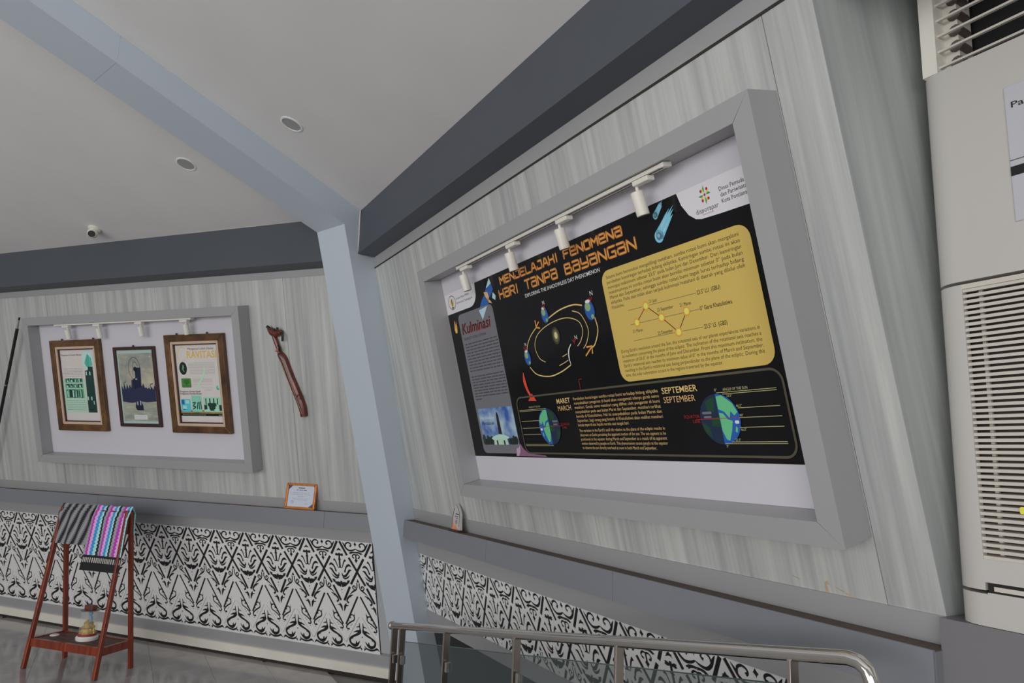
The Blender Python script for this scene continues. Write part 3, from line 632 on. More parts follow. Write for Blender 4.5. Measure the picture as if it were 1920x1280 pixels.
P.each('sun_rays', [[[(cx+math.cos(a-.17)*.0125, cy+math.sin(a-.17)*.0125), (cx+math.cos(a)*.0195, cy+math.sin(a)*.0195), (cx+math.cos(a+.17)*.0125, cy+math.sin(a+.17)*.0125)] for a in [2*math.pi*k/14 for k in range(14)]] for cx, cy in S5], flat('ink_sun_orange', (196, 116, 40)))
P.each('sun_disc', [ell(cx, cy, .0135, .0135, 16) for cx, cy in S5], flat('ink_sun_rim', (206, 138, 52))); P.each('sun_core', [ell(cx, cy, .0105, .0105, 16) for cx, cy in S5], flat('ink_sun', (220, 184, 88)))
P.texts('date_text', [('21 Maret', 1.414, .507, .0115, .05, 'l'), ('21 Juni', 1.523, .596, .0115, .038, 'l'), ('23 September', 1.554, .561, .0115, .076, 'l'), ('21 Maret', 1.66, .559, .0115, .05, 'l'), ('22 Desember', 1.535, .4835, .0115, .072, 'l')], c_ink)
P.texts('latitude_text', [('23.5° LU  (GBU)', 1.743, .584, .0135, .095, 'l'), ('0° Garis Khatulistiwa', 1.742, .533, .0135, .129, 'l'), ('23.5° LS  (GBS)', 1.744, .474, .0135, .093, 'l')], c_ink, bold=.01)
# orbit drawing
orb = [stroke2(p, w_, 6) for p, w_ in (([(.905, .640), (1.0, .662), (1.095, .667), (1.155, .655)], .0055), ([(1.212, .615), (1.222, .552), (1.19, .5), (1.164, .486)], .0052), ([(.812, .619), (.76, .592), (.724, .563), (.701, .53)], .0045),
       ([(.70, .455), (.745, .418), (.839, .401), (.93, .412), (1.006, .434)], .005), ([(.83, .464), (.788, .487), (.772, .539), (.81, .587), (.91, .618), (1.03, .625), (1.11, .6), (1.128, .561), (1.105, .523), (1.075, .503)], .0035),
       ([(1.085, .645), (1.135, .622), (1.163, .56), (1.14, .512), (1.11, .489)], .0035), ([(.96, .473), (.995, .481)], .003), ([(.925, .439), (.96, .446), (.995, .455)], .003))]
P.each('orbit_line', orb, c_peach)
P.put('orbit_arrows', [q for s in (stroke2([(.812, .650), (.810, .619), (.838, .612)], .0075, 1, False), stroke2([(.81, .62), (.838, .64)], .0065, 1, False), stroke2([(1.13, .492), (1.166, .492), (1.16, .462)], .0075, 1, False), stroke2([(1.165, .490), (1.115, .458)], .0065, 1, False)) for q in s], c_or)
glow = bpy.data.materials.new('printed_sun_disc'); glow.use_nodes = True
P.put('printed_sun_halo', [ell(.943, .564, .028, .037, 24)], flat('ink_dim_olive', (48, 47, 36))); P.put('printed_sun_ring', [ell(.943, .564, .019, .027, 24)], flat('ink_mid_olive', (84, 80, 48))); P.put('printed_sun', [ell(.943, .565, .011, .015, 20)], flat('ink_pale_sun', (170, 164, 120)))
bpy.data.materials.remove(glow)
for cx, cy, rx, ry, nx, ny in ((.893, .659, .026, .037, .9, .70), (1.196, .628, .031, .043, 1.225, .678), (.697, .497, .026, .037, .7, .548)):
    e = P.put('printed_earth', [ell(cx, cy, rx, ry, 22)], flat('ink_night', (22, 30, 58)))
    P.put('earth_ocean', [ell(cx-.001, cy, rx*.9, ry*.9, 18, rot=.2)], c_blue, parent=e); P.put('earth_land', [ell(cx-rx*.25, cy+ry*.35, rx*.55, ry*.42, 12, rot=.4), ell(cx+rx*.35, cy-ry*.6, rx*.3, ry*.22, 9)], flat('ink_land', (110, 138, 96)), parent=e); P.put('earth_cap', [ell(cx-rx*.1, cy+ry*.82, rx*.5, ry*.16, 12)], c_white, parent=e)
P.put('planet_limb', stroke2([(1.035, .517), (1.012, .495), (1.004, .465), (1.008, .435)], [.003, .007, .007, .002], 6), c_white)
P.texts('pole_text', [('N', .9, .704, .016, None, 'c'), ('N', 1.225, .681, .018, None, 'c'), ('N', .7, .551, .014, None, 'c'), ('N', 1.076, .53, .017, None, 'c')], c_white)
P.put('pole_arrows', [q for cx, cy in ((.898, .693), (1.214, .667), (.69, .54), (1.06, .525)) for q in (stroke2([(cx-.012, cy+.008), (cx, cy-.006), (cx+.012, cy+.008)], .004, 1, False)+stroke2([(cx, cy+.01), (cx, cy-.012)], .003, 1, False))], c_red)
P.put('red_arrow', stroke2([(.636, .436), (.632, .395), (.645, .35), (.668, .318)], [.004, .022, .016, .013], 6) + [[(.632, .306), (.700, .302), (.672, .338)]], c_red2)
P.put('red_mark', stroke2([(1.06, .372), (1.038, .370), (1.038, .33)], .003, 1, False), c_red)
# lower panel outline
P.put('panel_outline', stroke2(rrect(.526, 1.99, .066, .325, .04, 6)+[(1.99, .285)], .0075, 1, False), c_olive)
P.texts('month_bold_text', [('MARET', .853, .281, .021, .097, 'l'), ('SEPTEMBER', 1.496, .281, .021, .165, 'l')], c_peach, bold=.018); P.texts('month_text', [('MARCH', .853, .250, .021, .095, 'l'), ('SEPTEMBER', 1.497, .249, .021, .147, 'l')], c_tan)
b1 = ['Perubahan kemiringan sumbu rotasi bumi terhadap bidang ekliptika', 'menyebabkan pengamat di bumi akan mengamati adanya gerak semu', 'matahari. Gerak semu matahari yang dilihat oleh pengamat di bumi', 'menyebabkan pada saat bulan Maret dan September, matahari terlihat', 'berada di Khatulistiwa. Hal ini menyebabkan pada bulan Maret dan', 'September, bagi orang yang berada di Khatulistiwa akan melihat matahari', 'berada tepat di atas kepala mereka saat tengah hari.']
P.text('paragraph_text', [(s, .974, .2890-.0181*k, .0118, .503 if k < 6 else .318, 'l') for k, s in enumerate(b1)], c_tan)
b2 = ['The variation in the Earth\'s axial tilt relative to the plane of the ecliptic results in', 'observers on Earth perceiving the apparent motion of the sun. The sun appears to be', 'positioned at the equator during March and September as a result of its apparent', 'motion observed by people on Earth. This phenomenon causes people at the equator', 'to observe the sun directly overhead at noon in both March and September.']
P.text('paragraph_text', [(s, .974, .1570-.0176*k, .0115, .501 if k < 4 else .44, 'l') for k, s in enumerate(b2)], c_tan)
for cx, sgn in ((.762, -1), (1.730, 1)):
    cy, r = .185, .081
    g = P.put('globe_night', [ell(cx, cy, r, r, 36)], flat('ink_globe_night', (26, 38, 58)))
    P.put('globe_night_land', [[(cx-sgn*r*a, cy+r*b) for a, b in ((.1, .9), (.6, .7), (.55, .35), (.2, .3))], [(cx-sgn*r*a, cy+r*b) for a, b in ((0, .1), (.4, .05), (.45, -.25), (0, -.3))], [(cx-sgn*r*a, cy+r*b) for a, b in ((.95, -.1), (.6, -.3), (.55, -.75), (.85, -.5))]], c_dkgreen, parent=g)
    P.put('globe_clouds', [rrect(cx-sgn*r*.6-.02, cx-sgn*r*.6+.02, cy+.018, cy+.026, .003, 2), rrect(cx-sgn*r*.6-.016, cx-sgn*r*.6+.016, cy+.005, cy+.012, .003, 2)], c_grey, parent=g)
    P.put('globe_day', [ell(cx, cy, r, r, 20, -math.pi/2 if sgn > 0 else math.pi/2, math.pi/2 if sgn > 0 else 3*math.pi/2)], c_blue, parent=g)
    P.put('globe_day_land', [[(cx+sgn*r*a, cy+r*b) for a, b in ((.02, .9), (.3, .93), (.75, .6), (.93, .25), (.75, .12), (.6, .3), (.5, .02), (.3, .28), (.02, .4))], [(cx+sgn*r*a, cy+r*b) for a, b in ((.02, .25), (.22, .22), (.4, -.02), (.62, -.08), (.5, -.45), (.3, -.85), (.15, -.8), (.02, -.45))], [(cx+sgn*r*a, cy+r*b) for a, b in ((.72, -.3), (.8, -.35), (.74, -.55), (.66, -.5))]], c_green, parent=g)
    P.put('equator_clouds', [rrect(cx+sgn*r*.82-.008, cx+sgn*r*.82+.008, cy-.016, cy-.006, .003, 2)], c_white, parent=g)
    P.put('equator_line', [[(cx-r-.02, cy+.0015), (cx+r, cy+.0015), (cx+r, cy+.0035), (cx-r-.02, cy+.0035)]] if sgn > 0 else [[(cx-r*.9, cy), (cx+r+.02, cy), (cx+r+.02, cy+.0018), (cx-r*.9, cy+.0018)]], c_red, parent=g)
P.each('sun_angle_line', [[(a, y-.0009), (b, y-.0009), (b, y+.0009), (a, y+.0009)] for a, b, y in ((1.737, 1.964, .269), (1.76, 1.964, .2635), (1.81, 1.964, .2175), (1.809, 1.964, .1875), (1.803, 1.964, .157), (1.76, 1.964, .112), (1.732, 1.964, .1065), (.538, .762, .266), (.538, .735, .2605), (.538, .694, .214), (.538, .688, .182), (.536, .684, .1525), (.538, .74, .107), (.538, .766, .101))], c_olive2)
P.texts('angle_text', [('ANGLE OF THE SUN', 1.766, .2735, .0085, .096, 'l'), ('0°', 1.732, .274, .0085, None, 'l'), ('23.5°', 1.776, .2535, .0075, None, 'l'), ('66.5°', 1.806, .221, .0075, None, 'l'), ('90°', 1.812, .191, .0075, None, 'l'), ('66.5°', 1.806, .147, .0075, None, 'l'), ('23.5°', 1.776, .115, .0075, None, 'l'), ('0°', 1.736, .095, .0075, None, 'l'),
                      ('ANGLE OF THE SUN', .626, .2735, .0075, .094, 'l')], c_olive2)
P.texts('equator_text', [('EQUATOR', 1.58, .1925, .0105, .068, 'l'), ('LINE', 1.615, .176, .0105, .032, 'l'), ('EQUATOR', .851, .188, .0095, .066, 'l'), ('LINE', .862, .174, .0095, .03, 'l')], c_red)

# ================================================================== FRAMED PRINTS ON THE LEFT WALL
def pframe(x0, x1, v0, v1, bands, wb, dep, name, label, hooks):
    """bands: list of (width, height above the board, material) from outside to inside"""
    root = thing(name, label, 'picture', ((x0+x1)/2, v0, wb), M=B.M)
    a0, a1, c0, c1 = x0, x1, v0, v1
    for bw, hh, mm, nm_ in bands:
        i0, i1, j0, j1 = a0+bw, a1-bw, c0+bw, c1-bw
        for p in ([(a0, c1), (a1, c1), (i1, j1), (i0, j1)], [(a0, c0), (a1, c0), (i1, j0), (i0, j0)], [(a0, c0), (i0, j0), (i0, j1), (a0, c1)], [(a1, c0), (i1, j0), (i1, j1), (a1, c1)]):
            bevel(MB().prism(p, wb, wb+hh).build(nm_, mm, root, B.M), min(.004, bw*.25), 2)
        a0, a1, c0, c1 = i0, i1, j0, j1
    MB().box(a0, a1, c0, c1, wb, wb+.008).build('print', M_paper, root, B.M)
    for hx in hooks: MB().tube([(hx, v1+.012, wb+.012), (hx, v1-.004, wb+.012)], .006, 8).build('hanger', M_blk, root, B.M)
    pr = Print(root, B.M, 0, 0, wb+.0083)
    W_, H_ = a1-a0, c1-c0
    q = lambda u, v: (a0+u*W_, c1-v*H_)
    return root, pr, q
BR = [(.052, .034, M_bronze, 'moulding'), (.022, .028, M_cream, 'slip'), (.008, .02, M_dkwood, 'inner_lip')]
def rect(q, u0, u1, v0, v1): return [q(u0, v0), q(u1, v0), q(u1, v1), q(u0, v1)]
t_teal = flat('print_teal', (62, 142, 124)); t_lteal = flat('print_pale_teal', (140, 186, 172)); t_dk = flat('print_dark_green', (30, 52, 48)); t_mid = flat('print_green', (84, 134, 108)); t_gr = flat('print_grey_text', (140, 136, 134)); t_bg = flat('print_beige', (172, 166, 150))
t_leaf = flat('print_leaf', (66, 108, 54)); t_cyan = flat('print_cyan', (70, 160, 176)); t_brn = flat('print_brown', (116, 96, 58)); t_gold = flat('print_gold', (190, 144, 62)); t_pg = flat('print_pale_green', (148, 172, 158))
rnd = random.Random(11)
root, pr, q = pframe(-5.627, -5.0615, -.9865, -.2295, BR, .018, .05, 'framed_print', 'teal and white print of a pillar in a brown frame, leftmost of three', (-5.50, -5.14))
pr.text('heading_text', [('Pengukuran Gravitasi Absolut di', *q(.03, .082), .013, .255, 'l')], c_ink, bold=.02)
pr.put('pale_scribble', [z for k in range(5) for z in stroke2([q(.03+.02*k, .12+.028*k), q(.2, .10+.03*k), q(.4, .13+.024*k), q(.6, .12+.028*k)], .004, 4)], t_bg)
pr.fake_lines('small_text', [(q(.06, 0)[0], q(.6, 0)[0], q(0, .27+.021*k)[1], .007) for k in range(6)], t_gr)
pr.put('pale_green_field', [rect(q, .0, .64, .42, .89)], t_pg)
for r_, (v0_, v1_) in enumerate(((.4, .462), (.476, .54), (.553, .682))):
    pr.put('photo_strip', [rect(q, .06, .58, v0_, v1_)], t_mid)
    pr.put('photo_detail', [rect(q, u, u+rnd.uniform(.02, .06), v0_+rnd.uniform(0, .02), v1_-rnd.uniform(0, .02)) for u in [.08+.058*k+rnd.uniform(0, .02) for k in range(8)]], t_dk)
    pr.put('photo_light', [rect(q, u, u+rnd.uniform(.02, .05), v0_+rnd.uniform(.01, .03), v1_-.01) for u in [.09+.12*k+rnd.uniform(0, .04) for k in range(4)]], t_lteal)
pr.fake_lines('small_text', [(q(.05, 0)[0], q(.6, 0)[0], q(0, .72+.026*k)[1], .006) for k in range(6)], t_mid)
pr.put('pillar_globe', [ell(*q(.775, .15), .066, .085, 24)], flat('print_ice', (158, 186, 180))); pr.put('pillar_globe_figure', [[q(.68, .19), q(.72, .14), q(.78, .06), q(.88, .12), q(.9, .22), q(.8, .25), q(.72, .24)]], t_teal)
pr.put('globe_ring', stroke2(ell(*q(.775, .15), .062, .08, 20)+[(q(.775, .15)[0]+.062, q(.775, .15)[1])], .004, 1, False) + stroke2(ell(*q(.775, .15), .03, .08, 20)+[(q(.775, .15)[0]+.03, q(.775, .15)[1])], .003, 1, False), t_lteal)
pr.put('pillar', [[q(.67, .3), q(.76, .285), q(.76, .24), q(.9, .24), q(.905, .885), q(.655, .885)]], t_dk); pr.each('pillar_highlight', [rect(q, .69, .72, .31, .36), rect(q, .79, .82, .31, .36), rect(q, .67, .70, .66, .71), rect(q, .77, .80, .66, .71), rect(q, .83, .85, .72, .77)], t_lteal)
# middle photograph
root, pr, q = pframe(-4.926, -4.487, -.945, -.3015, [(.026, .022, M_dkwood, 'moulding')], .018, .03, 'framed_photograph', 'small old blue grey photograph in a thin dark frame, middle of three', (-4.71,))
skyg = streak_mat('faded_photo_sky', [(.35, (104, 112, 112)), (.5, (132, 132, 122)), (.68, (160, 152, 134))], (5, 7, 5), .3)
pr.put('photo_border', [rect(q, 0, 1, 0, 1)], flat('print_ice_border', (140, 160, 158)))
pr.put('photo_sky', [rect(q, .035, .97, .045, .97)], skyg)
t_nv = flat('print_navy', (38, 42, 66)); t_nv2 = flat('print_dark_navy', (28, 32, 50))
tree = [q(.04, .53)]
for k in range(13): u = .04+.075*k; tree.append(q(u+.01, .53-rnd.uniform(0, .09)-.10*math.exp(-((u-.45)/.2)**2))); tree.append(q(u+.05, .54-.06*math.exp(-((u-.45)/.2)**2)))
tree += [q(.965, .56), q(.965, .70), q(.7, .71), q(.55, .70), q(.3, .72), q(.04, .70)]
pr.put('photo_crowd', [tree], t_nv); pr.put('photo_palm', [z for p in ([(.86, .55), (.84, .48), (.92, .455)], [(.14, .52), (.12, .45), (.18, .43)]) for z in stroke2([q(*a) for a in p], .006, 4)], t_nv2)
pr.put('photo_ground', [[q(.04, .70), q(.3, .72), q(.55, .70), q(.7, .71), q(.965, .70), q(.965, .97), q(.04, .97)]], streak_mat('faded_photo_ground', [(.3, (104, 112, 108)), (.6, (138, 140, 128)), (.8, (156, 154, 140))], (12, 40, 12), .3))
pr.each('photo_tower', [[q(.40, .53), q(.36, .41), q(.42, .385), q(.45, .38), q(.46, .24), q(.62, .24), q(.61, .40), q(.6, .5)], [q(.42, .70), q(.38, .78), q(.42, .82), q(.6, .82), q(.6, .76), q(.55, .70)], ell(*q(.47, .26), .02, .02, 10)], t_nv2)
pr.put('photo_rings', stroke2(ell(*q(.45, .25), .06, .09, 26)+[(q(.45, .25)[0]+.06, q(.45, .25)[1])], .004, 1, False)+stroke2([q(.4, .36), q(.42, .2), q(.48, .16), q(.55, .22)], .004, 6), t_nv2)
pr.put('photo_light', [rect(q, .45, .5, .39, .40), ell(*q(.9, .095), .006, .006, 8), rect(q, .44, .46, .70, .75), rect(q, .52, .54, .69, .75)], flat('print_light', (170, 176, 172)))
pr.put('caption_card', [rect(q, .32, .68, .885, .945)], flat('print_card', (168, 176, 178))); pr.fake_lines('caption_text', [(q(.35, 0)[0], q(.65, 0)[0], q(0, .91+.02*k)[1], .006) for k in range(2)], t_gr)
# right print
root, pr, q = pframe(-4.3635, -3.7855, -.9815, -.2205, BR, .018, .05, 'framed_print', 'white print headed in gold letters in a brown frame, rightmost of three', (-4.25, -3.95))
arc = stroke2([q(.24, .06), q(.15, .025), q(.06, .08), q(.04, .15), q(.1, .205), q(.22, .19)], [.003, .006, .008, .007, .005, .003], 8)
pr.put('large_letter_g', arc + stroke2([q(.23, .15), q(.23, .195)], .004, 1, False), flat('print_pale_gold', (170, 162, 104)))
pr.text('script_text', [('Mengenal Lebih Dekat', *q(.29, .062), .015, .26, 'l')], c_ink, shear=.35)
pr.text('heading_text', [('RAVITASI', *q(.27, .168), .052, .286, 'l')], t_gold, bold=.03)
pr.fake_lines('small_text', [(q(.28, 0)[0], q(.9, 0)[0], q(0, .235+.0165*k)[1], .0055) for k in range(5)] + [(q(.30, 0)[0], q(.9, 0)[0], q(0, .325+.0165*k)[1], .0055) for k in range(4)] + [(q(.36, 0)[0], q(.82, 0)[0], q(0, .445+.0165*k)[1], .0055) for k in range(3)] + [(q(.36, 0)[0], q(.82, 0)[0], q(0, .51)[1], .004), (q(.55, 0)[0], q(.82, 0)[0], q(0, .555)[1], .004)], t_gr)
pr.put('oval_photo', [ell(*q(.15, .30), .038, .05, 24)], flat('print_dark_oval', (28, 38, 36))); pr.put('oval_figure', stroke2([q(.15, .255), q(.155, .285), q(.14, .31), q(.17, .345)], [.01, .016, .012, .006], 5), flat('print_moss', (96, 124, 84)))
pr.put('green_photo', [rrect(q(.08, 0)[0], q(.31, 0)[0], q(0, .55)[1], q(0, .43)[1], .008)], t_leaf); pr.put('green_photo_tree', [ell(*q(.2, .475), .03, .02, 12), rect(q, .19, .21, .48, .53), rect(q, .1, .3, .525, .532)], flat('print_deep_leaf', (44, 92, 40)))
pr.put('pale_green_stroke', stroke2([q(.66, .285), q(.64, .36), q(.56, .45), q(.48, .52), q(.43, .58)], [.014, .018, .018, .016, .012], 6), flat('print_mint', (150, 192, 158)))
pr.put('teal_badge', [ell(*q(.93, .555), .014, .018, 16)], t_teal); pr.put('teal_badge_light', [ell(*q(.945, .545), .008, .01, 10)], t_lteal)
pr.texts('subheading_text', [('Pengukuran Gravitasi Relatif', *q(.03, .612), .0125, .20, 'l'), ('Pengukuran Gravitasi Absolut', *q(.03, .639), .0125, .21, 'l')], c_ink, bold=.025); pr.text('formula_text', [('g = G M / R²', *q(.62, .588), .009, .07, 'l')], t_gr)
gr = streak_mat('print_gradient_band', [(.35, (92, 84, 52)), (.55, (140, 122, 66)), (.7, (156, 150, 96))], (6, 4, 6), .3)
pr.put('photo_band', [rect(q, 0, 1, .84, .89)], gr); pr.put('black_band', [rect(q, 0, 1, .887, .92)], c_ink); pr.fake_lines('band_text', [(q(.03, 0)[0], q(.6, 0)[0], q(0, .908)[1], .005), (q(.9, 0)[0], q(.98, 0)[0], q(0, .908)[1], .006)], t_gr)
pr.put('cyan_photo', [rrect(q(.02, 0)[0], q(.25, 0)[0], q(0, .865)[1], q(0, .70)[1], .008)], t_cyan); pr.put('cyan_photo_detail', [rect(q, .04, .1, .71, .77), rect(q, .06, .12, .8, .84)], c_blue); pr.put('cyan_photo_light', [rect(q, .13, .22, .715, .76), rect(q, .06, .15, .785, .83)], t_lteal)
pr.put('teal_photo', [rrect(q(.28, 0)[0], q(.52, 0)[0], q(0, .865)[1], q(0, .655)[1], .008)], flat('print_sea', (110, 168, 150))); pr.put('teal_photo_instrument', stroke2([q(.3, .75), q(.37, .745), q(.31, .79), q(.37, .80), q(.3, .83)], .009, 4)+stroke2([q(.4, .83), q(.43, .74), q(.46, .74), q(.45, .83), q(.5, .83), q(.49, .73)], .009, 1, False), t_dk)
pr.put('instrument_photo', [rrect(q(.56, 0)[0], q(.98, 0)[0], q(0, .865)[1], q(0, .675)[1], .008)], flat('print_seafoam', (132, 172, 152))); pr.each('instrument_photo_detail', [rect(q, .61, .635, .69, .77), rect(q, .88, .905, .69, .77), rect(q, .66, .86, .75, .79), rect(q, .57, .64, .775, .85), rect(q, .92, .98, .775, .85), [q(.68, .79), q(.84, .79), q(.82, .85), q(.7, .85)], rect(q, .70, .73, .69, .75), rect(q, .79, .82, .69, .75)], t_dk); pr.each('instrument_photo_light', [ell(*q(.64, .845), .03, .008, 12), ell(*q(.86, .84), .028, .007, 12)], t_lteal)

# ================================================================== THINGS ON THE LEFT WALL
# carved wooden string instrument
M_inst = streak_mat('reddish_carved_wood', [(.3, (54, 22, 17)), (.55, (82, 33, 23)), (.8, (116, 52, 36))], (30, 6, 30), .3, coat=.3)
inst = thing('carved_lute', 'slim carved reddish wood string instrument hanging aslant beside the left box frame', 'instrument', (-3.14, -.84, .02), M=B.M)
def body(path, wds, d0, d1):
    """flat carved board following a path: widths per point, rounded section"""
    mb = MB(); sec = [(-1, 0), (-.8, .75), (-.3, 1), (.3, 1), (.8, .75), (1, 0)]; ns = len(sec); pts = spline([(p[0], p[1], 0) for p in path], 5); m = len(pts)
    for k, p in enumerate(pts):
        t = (pts[min(k+1, m-1)]-pts[max(k-1, 0)]).normalized(); n_ = Vector((-t.y, t.x, 0)); qq = k/(m-1)*(len(wds)-1); a = int(min(qq, len(wds)-2)); w_ = wds[a]+(wds[a+1]-wds[a])*(qq-a)
        for sx, sy in sec: c = p + n_*(sx*w_/2); mb.v.append((c.x, c.y, d0+(d1-d0)*sy))
    for k in range(m-1):
        for j in range(ns): mb.f.append((k*ns+j, k*ns+(j+1) % ns, (k+1)*ns+(j+1) % ns, (k+1)*ns+j))
    mb.f.append(tuple(range(ns))); mb.f.append(tuple((m-1)*ns+j for j in range(ns-1, -1, -1))); return mb
body([(-3.305, -.385), (-3.278, -.43), (-3.235, -.55), (-3.19, -.66), (-3.15, -.77), (-3.140, -.845)], [.035, .056, .056, .056, .058, .046], .004, .042).build('sound_box', M_inst, inst, B.M, True)
body([(-3.352, -.235), (-3.335, -.285), (-3.312, -.35), (-3.300, -.395)], [.018, .03, .028, .03], .012, .034).build('neck', M_inst, inst, B.M, True)
body([(-3.374, -.205), (-3.35, -.232), (-3.318, -.243), (-3.285, -.232), (-3.268, -.238)], [.03, .052, .046, .04, .018], .008, .045).build('head', M_inst, inst, B.M, True)
MB().tube(spline([(-3.366, -.212, .025), (-3.376, -.196, .028), (-3.39, -.184, .03)], 4), [.012]*4+[.011]*4+[.006], 8).build('horn', M_blk, inst, B.M, True)
MB().tube(spline([(-3.268, -.236, .03), (-3.256, -.256, .032), (-3.262, -.296, .03)], 4), .0085, 8).build('tassel', M_blk, inst, B.M, True)
for px_, py_ in ((-3.326, -.214), (-3.298, -.208)): MB().tube([(px_, py_-.014, .03), (px_, py_+.012, .03)], .008, 8).build('tuning_peg', M_blk, inst, B.M, True)
MB().tube(spline([(-3.296, -.372, .03), (-3.288, -.345, .04), (-3.292, -.322, .045)], 4), .006, 8).build('cord_knot', M_blk, inst, B.M, True)
MB().tube([(-3.325, -.366, .034), (-3.298, -.354, .034)], .009, 8).build('neck_band', mat('copper_band', (150, 92, 70), .3), inst, B.M, True)
MB().tube(spline([(-3.17, -.70, .035), (-3.148, -.685, .05), (-3.136, -.715, .052)], 4), .0075, 8).build('bridge_hook', M_inst, inst, B.M, True)
for dx in (-.008, .008): MB().tube([(-3.276+dx, -.43, .046), (-3.142+dx, -.82, .046)], .0014, 5).build('string', M_cream, inst, B.M)
# black rod
rod = thing('blowpipe', 'thin black rod with pale tip leaning against the wall at the left edge', 'rod', (-6.62, -1.54, .05), M=B.M)
r0, r1 = Vector((-6.612, B.v(-.402)+.012, .075)), Vector((-5.937, -.03, .062))
fr = lambda k: r0.lerp(r1, k)
MB().tube([fr(0), fr(.945)], .0125, 10).build('shaft', M_blk, rod, B.M, True); MB().tube([fr(.945), fr(.995)], [.0095, .006], 10).build('tip', M_steel2, rod, B.M, True); MB().tube([fr(.993), fr(1.006)], .0075, 8).build('point', M_blk, rod, B.M, True)
MB().tube([fr(.618), fr(.626)], .0125, 10).build('ring', M_white, rod, B.M, True)
# certificate on the ledge, leaning back
cert = thing('certificate', 'small certificate in a gold frame standing on the left ledge below the instrument', 'certificate', (-3.215, B.v(-.402), .06), M=B.M)
cb = Vector((-3.2165, B.y(-.405, .066), -.4015)); tl = math.atan2(.051-.045, .18) + .0
MC = B.MH @ Matrix.Translation(cb) @ Matrix.Rotation(math.radians(-4), 4, 'X') @ Matrix.Rotation(math.radians(90), 4, 'X')
x0, x1, y0, y1, bw = -.131, .131, 0, .184, .017
for p in ([(x0, y1), (x1, y1), (x1-bw, y1-bw), (x0+bw, y1-bw)], [(x0, y0), (x1, y0), (x1-bw, y0+bw), (x0+bw, y0+bw)], [(x0, y0), (x0+bw, y0+bw), (x0+bw, y1-bw), (x0, y1)], [(x1, y0), (x1-bw, y0+bw), (x1-bw, y1-bw), (x1, y1)]):
    bevel(MB().prism(p, -.012, .008).build('frame_rail', M_gold, cert, MC), .004)
MB().box(x0+bw, x1-bw, y0+bw, y1-bw, -.010, -.002).build('sheet', flat('certificate_paper', (160, 168, 182)), cert, MC)
pc = Print(cert, MC, 0, 0, -.0018)
pc.each('corner_print', [[(x0+bw, y1-bw), (x0+bw+.035, y1-bw), (x0+bw, y1-bw-.03)], [(x1-bw, y0+bw), (x1-bw-.04, y0+bw), (x1-bw, y0+bw+.03)], [(x1-bw, y1-bw), (x1-bw-.012, y1-bw), (x1-bw, y1-bw-.012)]], flat('print_indigo', (64, 66, 96)))
pc.fake_lines('heading_line', [(-.03, .03, .148, .011), (-.045, .045, .134, .007)], c_greytx); pc.fake_lines('small_text', [(-.07, .07, .115, .006), (-.08, .08, .104, .006), (-.03, .03, .09, .007), (-.075, .075, .075, .005), (-.06, .06, .066, .005), (-.085, -.05, .04, .006), (.035, .07, .04, .006)], t_gr); pc.put('signature', stroke2([(-.085, .05), (-.075, .062), (-.068, .046), (-.058, .058)], .002, 4), c_blue)

# small acrylic award on the right ledge
aw = thing('acrylic_award', 'small pointed acrylic award standing on the right ledge near the column', 'award', (-3.605, A.v(-.407), .06), M=A.M)
MAW = A.MH @ Matrix.Translation((-3.604, A.y(-.405, .06), -.4075)) @ Matrix.Rotation(math.radians(90), 4, 'X')
prof = [(-.052, .012), (.052, .012), (.047, .10), (.028, .128), (-.006, .156), (-.022, .14), (-.036, .11), (-.048, .06)]
MB().prism(prof, -.008, .008).build('body', mat('frosted_acrylic', (150, 148, 146), .15, var=.06, scale=20), aw, MAW)
MB().box(-.058, .058, 0, .013, -.022, .022).build('base', mat('dark_award_base', (44, 32, 28), .4), aw, MAW)
pa = Print(aw, MAW, 0, 0, .0083); pa.put('flame_print', [[(-.045, .013), (.03, .013), (.01, .025), (-.005, .04), (-.015, .03), (-.03, .055), (-.042, .065)]], flat('print_flame', (178, 118, 84)))
pa.put('edge_print', stroke2([(-.046, .02), (-.046, .06), (-.034, .11), (-.026, .13)], .006, 4) + stroke2([(.04, .03), (.042, .08), (.04, .105)], .005, 3) + stroke2([(-.008, .152), (.025, .126), (.042, .105)], .004, 3), flat('print_edge', (70, 58, 54)))
pa.fake_lines('small_text', [(-.01, .035, .096, .01), (-.015, .025, .083, .008), (.0, .022, .073, .007)], t_nv); pa.put('seal_print', [ell(.005, .055, .014, .013, 14)], flat('print_mauve', (112, 108, 122)))

# ================================================================== CLOTH RACK
yB = lambda off: B.y(-1.585, off)
MRK = B.MH
rack = thing('cloth_rack', 'red brown wooden A-frame rack with a low shelf standing before the left wall', 'rack', (-4.72, yB(.78), -EYE), M=B.MH)
feet = {'FL': Vector((-5.038, yB(.955), -EYE)), 'FR': Vector((-4.385, yB(.915), -EYE)), 'BL': Vector((-5.035, yB(.645), -EYE)), 'BR': Vector((-4.405, yB(.61), -EYE))}
tops = {'L': Vector((-5.062, yB(.795), -.468)), 'R': Vector((-4.428, yB(.77), -.462))}
def leg(a, b, sx=.042, sy=.032):
    d = (b-a).normalized(); ex = Vector((1, 0, 0)); ex = (ex-d*ex.dot(d)).normalized(); ey = d.cross(ex); mb = MB()
    mb.hexa([a+ex*(i*sx/2)+ey*(j*sy/2) for i, j in ((-1, -1), (1, -1), (1, 1), (-1, 1))]+[b+ex*(i*sx/2)+ey*(j*sy/2) for i, j in ((-1, -1), (1, -1), (1, 1), (-1, 1))]); return mb
for k, f in feet.items():
    tp = tops[k[1]] + Vector((0, (.012 if k[0] == 'B' else -.012), 0)); bevel(leg(f+Vector((0, 0, .001)), tp, .025, .030).build('leg', M_wood, rack, MRK), .003)
